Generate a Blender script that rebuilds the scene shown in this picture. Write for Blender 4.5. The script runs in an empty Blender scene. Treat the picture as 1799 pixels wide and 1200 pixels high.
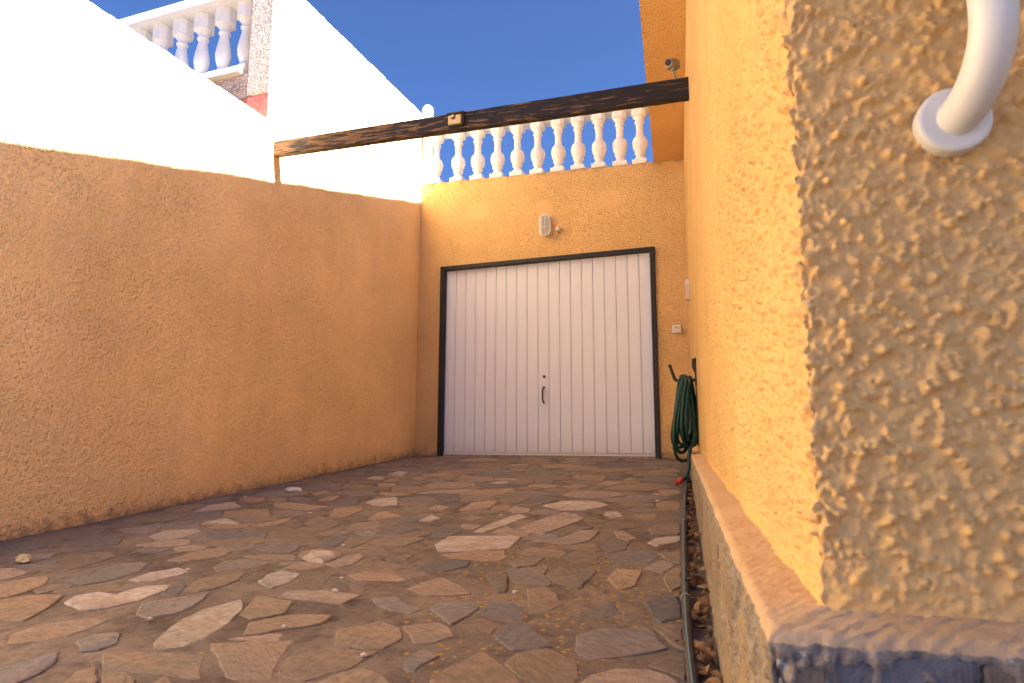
import bpy, bmesh, math, random
import numpy as np
from mathutils import Vector, Matrix, noise as mnoise

random.seed(7)
rng = np.random.default_rng(11)
SC = bpy.context.scene
COL = SC.collection
R = math.radians

# ------------------------------------------------------------------ camera
CAM = np.array([3.5426, -6.5734, 0.1581])
YAW, PITCH, ROLL, FPX = 0.3511, 0.1491, 0.0028, 1166.5      # focal length in pixels of a 1799 px wide picture
fw = np.array([-math.sin(YAW) * math.cos(PITCH), math.cos(YAW) * math.cos(PITCH), math.sin(PITCH)])
rt = np.array([math.cos(YAW), math.sin(YAW), 0.0])
up = np.cross(rt, fw)
r2 = rt * math.cos(ROLL) + up * math.sin(ROLL)
u2 = up * math.cos(ROLL) - rt * math.sin(ROLL)
cd = bpy.data.cameras.new('camera')
cam = bpy.data.objects.new('camera', cd)
COL.objects.link(cam)
m = Matrix.Identity(4)
for i in range(3):
    m[i][0], m[i][1], m[i][2], m[i][3] = r2[i], u2[i], -fw[i], CAM[i]
cam.matrix_world = m
cd.sensor_width = 36.0
cd.lens = FPX / 1799 * 36
cd.clip_start, cd.clip_end = 0.02, 2000
cd.dof.use_dof = True
cd.dof.focus_distance = 5.0
cd.dof.aperture_fstop = 9.0
SC.camera = cam

# ------------------------------------------------------------------ sky, sun, exposure
SUN_DIR = Vector((1.0, -0.066, 0.80)).normalized()           # towards the sun
SUN_EL = math.asin(SUN_DIR.z)
W = bpy.data.worlds.new('World')
SC.world = W
W.use_nodes = True
nt = W.node_tree
bg = nt.nodes['Background']
sky = nt.nodes.new('ShaderNodeTexSky')
sky.sky_type = 'NISHITA'
sky.sun_disc = False
sky.sun_elevation = SUN_EL
sky.sun_rotation = math.atan2(SUN_DIR.x, SUN_DIR.y)
sky.altitude = 300
sky.air_density = 0.37
sky.dust_density = 1.3
sky.ozone_density = 10.0
nt.links.new(sky.outputs[0], bg.inputs[0])
bg.inputs[1].default_value = 0.05
sl = bpy.data.lights.new('sun', 'SUN')
sl.energy = 5.0
sl.angle = R(0.5)
sl.color = (1.0, 0.96, 0.91)
so = bpy.data.objects.new('sun', sl)
COL.objects.link(so)
so.rotation_euler = (-SUN_DIR).to_track_quat('-Z', 'Y').to_euler()
so.location = (12, -1, 12)
SC.view_settings.view_transform = 'Standard'
SC.view_settings.look = 'None'
SC.view_settings.gamma = 1.0
SC.view_settings.use_curve_mapping = False
SC.view_settings.exposure = 3.15
SC.cycles.max_bounces = 12
SC.cycles.diffuse_bounces = 8

# ------------------------------------------------------------------ measuring helpers: pixel ray met with a surface
SLOPE = 0.0796                                                # the drive falls away from the garage
def ray(x, y): return fw + r2 * (x - 899.5) / FPX - u2 * (y - 600) / FPX
def hit(x, y, n, c):
    v = ray(x, y); n = np.array(n, float)
    return CAM + v * ((c - n @ CAM) / (n @ v))
def on_left(x, y): return hit(x, y, (1, 0, 0), 0.0)
def on_garage(x, y, c=0.0): return hit(x, y, (0, 1, 0), c)
def on_ground(x, y, dz=0.0): return hit(x, y, (0, -SLOPE, 1), dz)
RWX, RWG = 2.9775, 0.1077                                     # right wall: x = RWX - RWG*y
def on_right(x, y, off=0.0): return hit(x, y, (1, RWG, 0), RWX + off)
NC = np.array([3.597, -5.754, 0.0])                           # near corner of the house
wd = np.array([-RWG, 1.0, 0.0]); wd /= np.linalg.norm(wd)      # along the side wall, away from the camera
nL = np.array([-wd[1], wd[0], 0.0])                           # its outward normal
fd = -nL.copy()                                               # along the front face
nF = -wd.copy()                                               # normal of the front face
def on_front(x, y, off=0.0): return hit(x, y, nF, nF @ NC + off)
def ground_z(y): return SLOPE * y

# ------------------------------------------------------------------ object helpers
def tag(o, label=None, cat=None, group=None, kind=None):
    for k, v in (('label', label), ('category', cat), ('group', group), ('kind', kind)):
        if v: o[k] = v
    return o
def empty(name, loc, label, cat, group=None):
    o = bpy.data.objects.new(name, None); COL.objects.link(o); o.location = loc
    o.empty_display_size = 0.1
    return tag(o, label, cat, group)
def link(name, me, mat=None, parent=None):
    o = bpy.data.objects.new(name, me); COL.objects.link(o)
    if mat and not me.materials: me.materials.append(mat)
    if parent is not None:
        o.parent = parent
        o.matrix_parent_inverse = Matrix.Translation(parent_world(parent)).inverted()
    return o
def parent_world(p):
    return Vector(p.location) if p.type == 'EMPTY' else Vector((0, 0, 0))      # meshes keep world coordinates
def mesh(name, verts, faces, mat=None, parent=None, smooth=False):
    me = bpy.data.meshes.new(name)
    me.from_pydata([tuple(map(float, v)) for v in verts], [], faces)
    me.update()
    if smooth: me.shade_smooth()
    return link(name, me, mat, parent)
def bmobj(name, bm, mat=None, parent=None, smooth=False):
    me = bpy.data.meshes.new(name)
    bmesh.ops.recalc_face_normals(bm, faces=bm.faces)
    bm.to_mesh(me); bm.free()
    if smooth: me.shade_smooth()
    return link(name, me, mat, parent)
def grid(name, P, mat=None, parent=None, flip=False, smooth=True):
    P = np.asarray(P, float); a, b = P.shape[:2]
    me = bpy.data.meshes.new(name)
    idx = np.arange(a * b).reshape(a, b)
    q = np.stack([idx[:-1, :-1], idx[:-1, 1:], idx[1:, 1:], idx[1:, :-1]], -1).reshape(-1, 4)
    if flip: q = q[:, ::-1]
    me.vertices.add(a * b); me.vertices.foreach_set('co', P.reshape(-1))
    me.loops.add(q.size); me.loops.foreach_set('vertex_index', q.reshape(-1).astype(np.int32))
    me.polygons.add(len(q))
    me.polygons.foreach_set('loop_start', np.arange(0, q.size, 4, dtype=np.int32))
    me.polygons.foreach_set('loop_total', np.full(len(q), 4, np.int32))
    me.update(calc_edges=True); me.validate()
    if smooth: me.shade_smooth()
    return link(name, me, mat, parent)
def bbox(bm, c, s, rot=None, bevel=0.0, seg=2):
    r = bmesh.ops.create_cube(bm, size=1.0)
    vs = r['verts']
    M = Matrix.Translation(Vector(c)) @ (rot.to_4x4() if rot else Matrix.Identity(4)) @ Matrix.Diagonal((*s, 1))
    bmesh.ops.transform(bm, matrix=M, verts=vs)
    if bevel:
        es = list({e for v in vs for e in v.link_edges})
        bmesh.ops.bevel(bm, geom=es, offset=bevel, segments=seg, affect='EDGES', profile=0.6)
def box(name, c, s, mat, parent=None, rot=None, bevel=0.0, smooth=False):
    bm = bmesh.new(); bbox(bm, c, s, rot, bevel)
    return bmobj(name, bm, mat, parent, smooth)
def lathe(prof, c, seg=20, square=None):
    """profile of (r, z) about the vertical through c"""
    vs, fs = [], []
    n = len(prof)
    for r, z in prof:
        for k in range(seg):
            a = 2 * math.pi * k / seg
            vs.append((c[0] + r * math.cos(a), c[1] + r * math.sin(a), c[2] + z))
    for i in range(n - 1):
        for k in range(seg):
            k2 = (k + 1) % seg
            fs.append((i * seg + k, i * seg + k2, (i + 1) * seg + k2, (i + 1) * seg + k))
    fs.append(tuple(range(seg))[::-1]); fs.append(tuple((n - 1) * seg + k for k in range(seg)))
    return vs, fs
def smooth_path(pts, step=0.02):
    pts = [Vector(p) for p in pts]; out = []
    for i in range(len(pts) - 1):
        p0, p1, p2, p3 = pts[max(i - 1, 0)], pts[i], pts[i + 1], pts[min(i + 2, len(pts) - 1)]
        n = max(2, int((p2 - p1).length / step))
        for k in range(n):
            t = k / n
            out.append(0.5 * ((2 * p1) + (p2 - p0) * t + (2 * p0 - 5 * p1 + 4 * p2 - p3) * t * t + (3 * p1 - p0 - 3 * p2 + p3) * t ** 3))
    out.append(pts[-1]); return out
def tube(name, pts, r, mat, parent=None, seg=12, closed=False, sector=None):
    """a round tube along a path; sector=(a0, a1, extra) keeps a strip of its skin"""
    n = len(pts); vs, fs = [], []
    t0 = (pts[1] - pts[0]).normalized()
    nrm = t0.orthogonal().normalized()
    if sector: nrm = (Vector((0, 0, 1)) - t0 * t0.z).normalized()
    for i, p in enumerate(pts):
        t = (pts[min(i + 1, n - 1)] - pts[max(i - 1, 0)]).normalized()
        nrm = (nrm - t * nrm.dot(t)).normalized(); b = t.cross(nrm)
        rr = r[i] if isinstance(r, (list, tuple)) else r
        angs = [2 * math.pi * k / seg for k in range(seg)] if not sector else [sector[0] + (sector[1] - sector[0]) * k / (seg - 1) for k in range(seg)]
        for a in angs:
            vs.append(p + (nrm * math.cos(a) + b * math.sin(a)) * (rr + (sector[2] if sector else 0)))
    for i in range(n - 1):
        for k in range(seg if not sector else seg - 1):
            k2 = (k + 1) % seg
            fs.append((i * seg + k, i * seg + k2, (i + 1) * seg + k2, (i + 1) * seg + k))
    if not sector:
        fs.append(tuple(range(seg))[::-1]); fs.append(tuple((n - 1) * seg + k for k in range(seg)))
    return mesh(name, vs, fs, mat, parent, smooth=True)
def disc(name, c, n, r, depth, mat, parent=None, seg=32, bevel=0.004):
    """round plate on a wall: centre of its back, outward normal"""
    n = Vector(n).normalized(); q = n.to_track_quat('Z', 'Y').to_matrix()
    vs, fs = lathe([(r, 0), (r, depth - bevel), (r - bevel * .3, depth - bevel * .3), (r - bevel, depth), (r * .3, depth)], (0, 0, 0), seg)
    return mesh(name, [Vector(c) + q @ Vector(v) for v in vs], fs, mat, parent, smooth=False)

# ------------------------------------------------------------------ tileable height map of roughcast plaster
NT, DX = 1024, 0.001
_fx = np.fft.fftfreq(NT, DX); _k = np.hypot(*np.meshgrid(_fx, _fx))
def band(lam, width=0.45):
    g = np.exp(-((np.log(np.maximum(_k, 1e-6) * lam)) / width) ** 2)
    n = np.fft.ifft2(np.fft.fft2(rng.standard_normal((NT, NT))) * g).real
    return n / n.std()
def lowpass(a, lam):
    return np.fft.ifft2(np.fft.fft2(a) * np.exp(-(_k * lam) ** 2)).real
# thrown plaster: thousands of small globs that overlap in ragged clusters
_dens = 1 / (1 + np.exp(-1.6 * band(0.06) - .2))
_warp = band(0.007)
HM = np.zeros((NT, NT))
for _i in range(17000):
    cx, cy = rng.integers(0, NT, 2)
    if rng.random() > _dens[cy, cx]: continue
    r = 2.6 + 5.2 * rng.random() ** 2.0
    w = int(r * 1.7) + 2
    yy, xx = np.mgrid[-w:w + 1, -w:w + 1].astype(float)
    a = rng.uniform(0, math.pi); e = rng.uniform(.55, 1.0)
    u, v = (xx * math.cos(a) + yy * math.sin(a)) / r, (-xx * math.sin(a) + yy * math.cos(a)) / (r * e)
    iy, ix = (cy + np.arange(-w, w + 1)) % NT, (cx + np.arange(-w, w + 1)) % NT
    sub = np.ix_(iy, ix)
    d2 = u * u + v * v + .22 * _warp[sub]
    bumph = r * 0.62 * np.sqrt(np.clip(1 - d2, 0, 1))
    HM[sub] = np.maximum(HM[sub], bumph) + .30 * np.minimum(HM[sub], bumph)
_sp = band(0.020) + .35 * band(0.008)
HM += 2.1 / (1 + np.exp(-(_sp - .75) * 5.5))
HM = lowpass(HM, 0.0016) * .001
HM += .0006 * band(0.035) + .00030 * band(0.009) + .00012 * band(0.005)
HM -= HM.mean()
def bil(A, u, v):
    u = np.mod(u / DX, NT); v = np.mod(v / DX, NT)
    i, j = np.floor(u).astype(int), np.floor(v).astype(int); fu, fv = u - i, v - j
    i %= NT; j %= NT; i1, j1 = (i + 1) % NT, (j + 1) % NT
    return A[j, i] * (1 - fu) * (1 - fv) + A[j, i1] * fu * (1 - fv) + A[j1, i] * (1 - fu) * fv + A[j1, i1] * fu * fv
SLOW = band(0.35)

# ------------------------------------------------------------------ materials
def newmat(name):
    mt = bpy.data.materials.new(name); mt.use_nodes = True
    t = mt.node_tree; return mt, t, t.nodes['Principled BSDF']
def N(t, kind, **kw):
    n = t.nodes.new(kind)
    for k, v in kw.items():
        if k in n.inputs.keys() if not k.startswith('_') else False: n.inputs[k].default_value = v
        elif hasattr(n, k): setattr(n, k, v)
    return n
def noise_n(t, vec, scale, detail=4, rough=0.55, dist=0.0):
    n = t.nodes.new('ShaderNodeTexNoise')
    n.inputs['Scale'].default_value = scale; n.inputs['Detail'].default_value = detail
    n.inputs['Roughness'].default_value = rough; n.inputs['Distortion'].default_value = dist
    if vec is not None: t.links.new(vec, n.inputs['Vector'])
    return n.outputs['Fac']
def ramp(t, fac, stops, interp='LINEAR'):
    n = t.nodes.new('ShaderNodeValToRGB'); n.color_ramp.interpolation = interp
    cr = n.color_ramp
    while len(cr.elements) < len(stops): cr.elements.new(0.5)
    for e, (p, c) in zip(cr.elements, stops):
        e.position = p; e.color = (*c, 1) if not isinstance(c, (int, float)) else (c, c, c, 1)
    t.links.new(fac, n.inputs[0]); return n.outputs[0]
def mix(t, fac, a, b, mode='MIX'):
    n = t.nodes.new('ShaderNodeMix'); n.data_type = 'RGBA'; n.blend_type = mode
    for sock, v in ((n.inputs[0], fac), (n.inputs[6], a), (n.inputs[7], b)):
        if isinstance(v, bpy.types.NodeSocket): t.links.new(v, sock)
        elif isinstance(v, (int, float)): sock.default_value = v
        else: sock.default_value = (*v, 1)
    return n.outputs[2]
def mth(t, op, a, b=0.0, c=None, clamp=False):
    n = t.nodes.new('ShaderNodeMath'); n.operation = op; n.use_clamp = clamp
    for s, v in zip(n.inputs, (a, b, c)):
        if v is None: continue
        if isinstance(v, bpy.types.NodeSocket): t.links.new(v, s)
        else: s.default_value = v
    return n.outputs[0]
def coords(t, scale=None, loc=None):
    c = t.nodes.new('ShaderNodeTexCoord').outputs['Object']
    if scale or loc:
        mp = t.nodes.new('ShaderNodeMapping')
        if scale: mp.inputs['Scale'].default_value = scale
        if loc: mp.inputs['Location'].default_value = loc
        t.links.new(c, mp.inputs['Vector']); c = mp.outputs[0]
    return c
def bump(t, bsdf, height, strength=0.5, dist=0.01, prev=None):
    b = t.nodes.new('ShaderNodeBump')
    if isinstance(strength, bpy.types.NodeSocket): t.links.new(strength, b.inputs['Strength'])
    else: b.inputs['Strength'].default_value = strength
    b.inputs['Distance'].default_value = dist
    t.links.new(height, b.inputs['Height'])
    if prev is not None: t.links.new(prev, b.inputs['Normal'])
    t.links.new(b.outputs[0], bsdf.inputs['Normal']); return b.outputs[0]
def sep(t, vec):
    s = t.nodes.new('ShaderNodeSeparateXYZ'); t.links.new(vec, s.inputs[0]); return s.outputs
def blob(t, co, c, r, axes=(0, 1, 2), wob=None, soft=0.35):
    """1 inside an uneven round spot about point c"""
    s = sep(t, co); acc = None
    for a in axes:
        d = mth(t, 'SUBTRACT', s[a], c[a]); d = mth(t, 'DIVIDE', d, r[a] if isinstance(r, (tuple, list)) else r); d = mth(t, 'MULTIPLY', d, d)
        acc = d if acc is None else mth(t, 'ADD', acc, d)
    acc = mth(t, 'SQRT', acc)
    if wob is not None: acc = mth(t, 'ADD', acc, mth(t, 'MULTIPLY', mth(t, 'SUBTRACT', wob, 0.5), 1.4))
    mr = t.nodes.new('ShaderNodeMapRange'); t.links.new(acc, mr.inputs[0])
    mr.inputs[1].default_value = 1 - soft; mr.inputs[2].default_value = 1 + soft; mr.inputs[3].default_value = 1; mr.inputs[4].default_value = 0
    return mr.outputs[0]

PAINT = (0.83, 0.55, 0.25)
def stucco(name, col=PAINT, scale=1.0, strength=0.9, dist=0.012, dirt=False, near=False, patches=(), grime=False, vary=0.12, pit=0.70, uneven=False, dot_tint=.14):
    mt, t, b = newmat(name)
    co = coords(t)
    b.inputs['Roughness'].default_value = 0.92
    b.inputs['Specular IOR Level'].default_value = 0.15
    big = noise_n(t, co, 1.1, 4, 0.6)
    med = noise_n(t, co, 7, 4, 0.6)
    dark = tuple(c * (1 - vary) for c in col); lite = tuple(min(1, c * (1 + vary * .6)) for c in col)
    c = mix(t, ramp(t, big, [(0.35, 0.0), (0.68, 1.0)]), dark, lite)
    c = mix(t, mth(t, 'MULTIPLY', ramp(t, med, [(0.4, 0.0), (0.75, 1.0)]), 0.25), c, (col[0] * .98, col[1] * 1.06, col[2] * 1.3))
    wash = noise_n(t, coords(t, (5, 5, .55)), 1.4, 5, .62)
    c = mix(t, ramp(t, wash, [(0.52, 0.0), (0.74, 0.0 if near else 0.30)]), c, (col[0] * .80, col[1] * .74, col[2] * .70))
    # lumps of the thrown plaster
    vr = t.nodes.new('ShaderNodeTexVoronoi'); vr.inputs['Scale'].default_value = 58 * scale; vr.inputs['Randomness'].default_value = 1.0
    wv = t.nodes.new('ShaderNodeVectorMath'); wv.operation = 'ADD'
    nz = t.nodes.new('ShaderNodeTexNoise'); nz.inputs['Scale'].default_value = 40 * scale; nz.inputs['Detail'].default_value = 1
    t.links.new(co, nz.inputs['Vector'])
    sc_w = t.nodes.new('ShaderNodeVectorMath'); sc_w.operation = 'SCALE'; sc_w.inputs['Scale'].default_value = .008 / scale
    t.links.new(nz.outputs['Color'], sc_w.inputs[0]); t.links.new(co, wv.inputs[0]); t.links.new(sc_w.outputs[0], wv.inputs[1])
    t.links.new(wv.outputs[0], vr.inputs['Vector'])
    vd = vr.outputs['Distance']
    vcs = t.nodes.new('ShaderNodeSeparateColor'); t.links.new(vr.outputs['Color'], vcs.inputs[0])
    glob = mth(t, 'MULTIPLY', ramp(t, vd, [(0.05, 1.0), (0.62, 0.0)], 'EASE'), mth(t, 'ADD', mth(t, 'MULTIPLY', vcs.outputs[0], .9), .25))
    n1 = noise_n(t, co, 62 * scale, 2, 0.5)
    n2 = noise_n(t, co, 135 * scale, 2, 0.5)
    n3 = noise_n(t, co, 21 * scale, 3, 0.55)
    h = mth(t, 'ADD', glob, mth(t, 'MULTIPLY', n2, 0.6))
    h = mth(t, 'ADD', h, mth(t, 'MULTIPLY', n3, 1.0))
    # scattered lumps tinted darker and redder towards their centres
    c = mix(t, mth(t, 'MULTIPLY', mth(t, 'MULTIPLY', ramp(t, vd, [(0.10, 1.0), (0.55, 0.0)]), mth(t, 'GREATER_THAN', vcs.outputs[1], .72)), dot_tint), c, (col[0] * .72, col[1] * .6, col[2] * .45))
    pit_shade = ramp(t, noise_n(t, coords(t, (1, 1, 1.25)), 48 * scale, 2, .5), [(pit, 0.0), (pit + .05, 1.0)])          # shade inside small holes, painted as dark specks
    c = mix(t, mth(t, 'MULTIPLY', pit_shade, 0.75), c, (0.17, 0.08, 0.028))
    st = strength
    flat = None
    for (pc, pr) in patches:
        bl = blob(t, co, pc, pr, (0, 2), noise_n(t, co, 9, 3), 0.16)
        flat = bl if flat is None else mth(t, 'MAXIMUM', flat, bl)
    if flat is not None:
        st = mth(t, 'MULTIPLY', mth(t, 'SUBTRACT', 1.0, mth(t, 'MULTIPLY', flat, 0.5)), strength)
        c = mix(t, mth(t, 'MULTIPLY', flat, 0.06), c, (col[0] * 1.0, col[1] * 0.98, col[2] * 1.15))
    if uneven: st = mth(t, 'MULTIPLY', ramp(t, noise_n(t, coords(t, (1, 1, 1.4), (3, 7, 1)), 1.3, 3, .5), [(0.36, 0.65), (0.62, 1.0)]), strength)
    if near:
        at = t.nodes.new('ShaderNodeAttribute'); at.attribute_name = 'relief'
        st = mth(t, 'MULTIPLY', mth(t, 'SUBTRACT', 1.0, mth(t, 'MULTIPLY', at.outputs['Fac'], 0.85)), strength)
    s = sep(t, co)
    if dirt:
        hz = mth(t, 'SUBTRACT', s[2], mth(t, 'MULTIPLY', s[1], SLOPE))         # height above the sloping drive
        edge = mth(t, 'ADD', hz, mth(t, 'MULTIPLY', mth(t, 'SUBTRACT', noise_n(t, co, 9, 5, 0.7), 0.5), 0.30))
        edge = mth(t, 'ADD', edge, mth(t, 'MULTIPLY', mth(t, 'SUBTRACT', noise_n(t, co, 60, 3, 0.6), 0.5), 0.10))
        dm = ramp(t, mth(t, 'ADD', edge, 0.5), [(0.48, 1.0), (0.575, 0.0)])
        c = mix(t, mth(t, 'MULTIPLY', dm, 0.78), c, (0.16, 0.125, 0.10))
        e2 = ramp(t, mth(t, 'ADD', edge, 0.3), [(0.30, 1.0), (0.55, 0.0)])
        c = mix(t, mth(t, 'MULTIPLY', e2, 0.25), c, (0.42, 0.27, 0.15))
    if grime:
        hz = mth(t, 'ADD', s[2], mth(t, 'MULTIPLY', s[0], 0.0434))
        g = mth(t, 'ADD', mth(t, 'SUBTRACT', hz, 3.06), mth(t, 'MULTIPLY', mth(t, 'SUBTRACT', noise_n(t, co, 5, 5, .7), 0.55), 0.35))
        gm = ramp(t, g, [(0.0, 0.0), (0.06, 1.0)])
        c = mix(t, mth(t, 'MULTIPLY', gm, 0.5), c, (0.26, 0.20, 0.11))
    t.links.new(c, b.inputs['Base Color'])
    nb_ = bump(t, b, h, st, dist)
    if near: bump(t, b, noise_n(t, co, 420, 3, .65), .55, .0012, nb_)
    return mt

def plain(name, col, rough=0.5, spec=0.4, metal=0.0, vary=0.0, vscale=8, bumps=0.0, bscale=60, bdist=0.002):
    mt, t, b = newmat(name)
    co = coords(t)
    b.inputs['Roughness'].default_value = rough; b.inputs['Metallic'].default_value = metal
    b.inputs['Specular IOR Level'].default_value = spec
    if vary:
        n = noise_n(t, co, vscale, 5, 0.65)
        c = mix(t, ramp(t, n, [(0.35, 0.0), (0.7, 1.0)]), tuple(x * (1 - vary) for x in col), tuple(min(1, x * (1 + vary * .5)) for x in col))
        t.links.new(c, b.inputs['Base Color'])
    else: b.inputs['Base Color'].default_value = (*col, 1)
    if bumps: bump(t, b, noise_n(t, co, bscale, 4, 0.6), bumps, bdist)
    return mt

lampspots = [((on_garage(1070, 350)[0], 0, on_garage(1070, 350)[2]), (0.15, 1, 0.10)),
             ((on_garage(840, 373)[0], 0, on_garage(840, 373)[2]), (0.13, 1, 0.10)),
             ((on_garage(955, 365)[0], 0, on_garage(955, 365)[2]), (0.09, 1, 0.08))]
M_LEFT = stucco('ochre_roughcast_boundary', col=(0.90, 0.645, 0.325), pit=.70, scale=1.1, strength=0.9, dist=0.0105, dirt=True, uneven=True, dot_tint=.32)
M_GAR = stucco('ochre_roughcast_garage', col=(0.74, 0.475, 0.205), dot_tint=.28, scale=1.15, strength=1.0, dist=0.0115, dirt=True, patches=lampspots, grime=True)
M_HOUSE = stucco('ochre_roughcast_house', col=(0.78, 0.50, 0.205), scale=1.15, strength=1.0, dist=0.018, near=True, pit=.80)
M_SOFFIT = stucco('ochre_roughcast_soffit', scale=1.0, strength=0.7, dist=0.010)
M_NEIGH = stucco('cream_roughcast', col=(0.72, 0.59, 0.53), scale=1.05, strength=1.0, dist=0.022)
M_RED = plain('flaking_red_paint', (0.56, 0.20, 0.185), 0.8, 0.2, vary=0.4, vscale=30, bumps=0.6, bscale=40, bdist=0.006)
M_WHITE = plain('white_masonry_paint', (0.80, 0.80, 0.81), 0.7, 0.25, vary=0.06, vscale=14, bumps=0.12, bscale=90)
def masonry():
    t = M_WHITE.node_tree; b = t.nodes['Principled BSDF']
    src = b.inputs['Base Color'].links[0].from_socket
    st = noise_n(t, coords(t, (16, 16, 3)), 1.5, 5, .7)
    c = mix(t, ramp(t, st, [(0.56, 0.0), (0.74, 0.35)]), src, (0.52, 0.50, 0.46))
    c = mix(t, ramp(t, noise_n(t, coords(t), 55, 4, .7), [(0.64, 0.0), (0.72, 0.5)]), c, (0.42, 0.38, 0.32))
    t.links.new(c, b.inputs['Base Color'])
masonry()
M_PLASTIC = plain('white_plastic', (0.72, 0.72, 0.70), 0.35, 0.4, vary=0.04)
M_CREAMPL = plain('cream_plastic', (0.62, 0.56, 0.46), 0.4, 0.4)
M_GREYPL = plain('grey_plastic', (0.24, 0.22, 0.18), 0.5, 0.35, vary=0.15, vscale=40)
M_DARKPL = plain('dark_plastic', (0.045, 0.042, 0.04), 0.4, 0.4)
M_FRAME = plain('black_frame_paint', (0.016, 0.015, 0.017), 0.55, 0.35, vary=0.3, vscale=20)
M_IRON = plain('dark_iron', (0.035, 0.032, 0.035), 0.6, 0.35, vary=0.3, vscale=60)
M_BRONZE = plain('bronze_handle', (0.055, 0.040, 0.034), 0.45, 0.4)
M_TAN = plain('yellowed_diffuser', (0.62, 0.48, 0.25), 0.4, 0.35)
M_LENS = plain('dark_lens', (0.02, 0.02, 0.022), 0.15, 0.5)
M_HOSE = plain('green_rubber', (0.008, 0.060, 0.048), 0.42, 0.4, vary=0.3, vscale=25)
M_REDPL = plain('red_plastic', (0.42, 0.035, 0.02), 0.4, 0.4, vary=0.2, vscale=50)
M_DREDPL = plain('dark_red_plastic', (0.20, 0.03, 0.03), 0.45, 0.4)
M_PIPE = plain('grey_polythene', (0.095, 0.082, 0.080), 0.75, 0.2, vary=0.35, vscale=14, bumps=0.1, bscale=200)
M_STRIPE = plain('blue_stripe', (0.10, 0.24, 0.34), 0.5, 0.3)
M_WIRE = plain('pale_wire', (0.40, 0.34, 0.28), 0.5, 0.3)

def glass_mat():
    mt, t, b = newmat('lamp_glass')
    b.inputs['Base Color'].default_value = (0.72, 0.72, 0.70, 1); b.inputs['Roughness'].default_value = 0.15
    b.inputs['Transmission Weight'].default_value = 0.85; b.inputs['IOR'].default_value = 1.4
    return mt
M_GLASS = glass_mat()

def door_mat():
    mt, t, b = newmat('white_lacquered_steel')
    co = coords(t, (1, 1, 1))
    st = noise_n(t, coords(t, (9, 9, 0.7)), 2.0, 5, 0.65)
    c = mix(t, ramp(t, st, [(0.40, 0.0), (0.75, 1.0)]), (0.71, 0.74, 0.82), (0.67, 0.695, 0.765))
    s = sep(t, co)
    low = ramp(t, mth(t, 'ADD', s[2], mth(t, 'MULTIPLY', noise_n(t, co, 6, 4, .7), 0.25)), [(0.10, 1.0), (0.38, 0.0)])
    c = mix(t, mth(t, 'MULTIPLY', low, 0.5), c, (0.46, 0.41, 0.36))
    sp = ramp(t, noise_n(t, coords(t, (1, 1, .35)), 40, 3, .6), [(0.70, 0.0), (0.76, 1.0)])
    c = mix(t, mth(t, 'MULTIPLY', sp, 0.4), c, (0.40, 0.35, 0.30))
    t.links.new(c, b.inputs['Base Color'])
    b.inputs['Roughness'].default_value = 0.45; b.inputs['Specular IOR Level'].default_value = 0.35
    bump(t, b, noise_n(t, coords(t, (6, 6, 1.2)), 3.0, 3, .5), 0.15, 0.004)
    return mt
M_DOOR = door_mat()

def wood_mat():
    mt, t, b = newmat('flaking_dark_timber')
    co = coords(t)
    g = noise_n(t, coords(t, (2.2, 26, 26)), 3.0, 6, 0.7, 0.4)
    wood = mix(t, g, (0.10, 0.055, 0.032), (0.26, 0.155, 0.09))
    pm = noise_n(t, coords(t, (2.4, 20, 24)), 2.4, 6, 0.68, 0.25)
    s = sep(t, co)
    bias = mth(t, 'MULTIPLY', mth(t, 'SUBTRACT', 1.5, s[0]), 0.04)          # the end towards the boundary wall is more weathered
    msk = ramp(t, mth(t, 'ADD', pm, bias), [(0.515, 0.0), (0.57, 1.0)])
    c = mix(t, msk, (0.018, 0.016, 0.018), wood)
    t.links.new(c, b.inputs['Base Color'])
    t.links.new(ramp(t, msk, [(0, 0.55), (1, 0.85)]), b.inputs['Roughness'])
    b.inputs['Specular IOR Level'].default_value = 0.3
    n = bump(t, b, mth(t, 'MULTIPLY', msk, -1.0), 0.5, 0.003)
    bump(t, b, g, 0.6, 0.006, n)
    return mt
M_WOOD = wood_mat()

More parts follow.
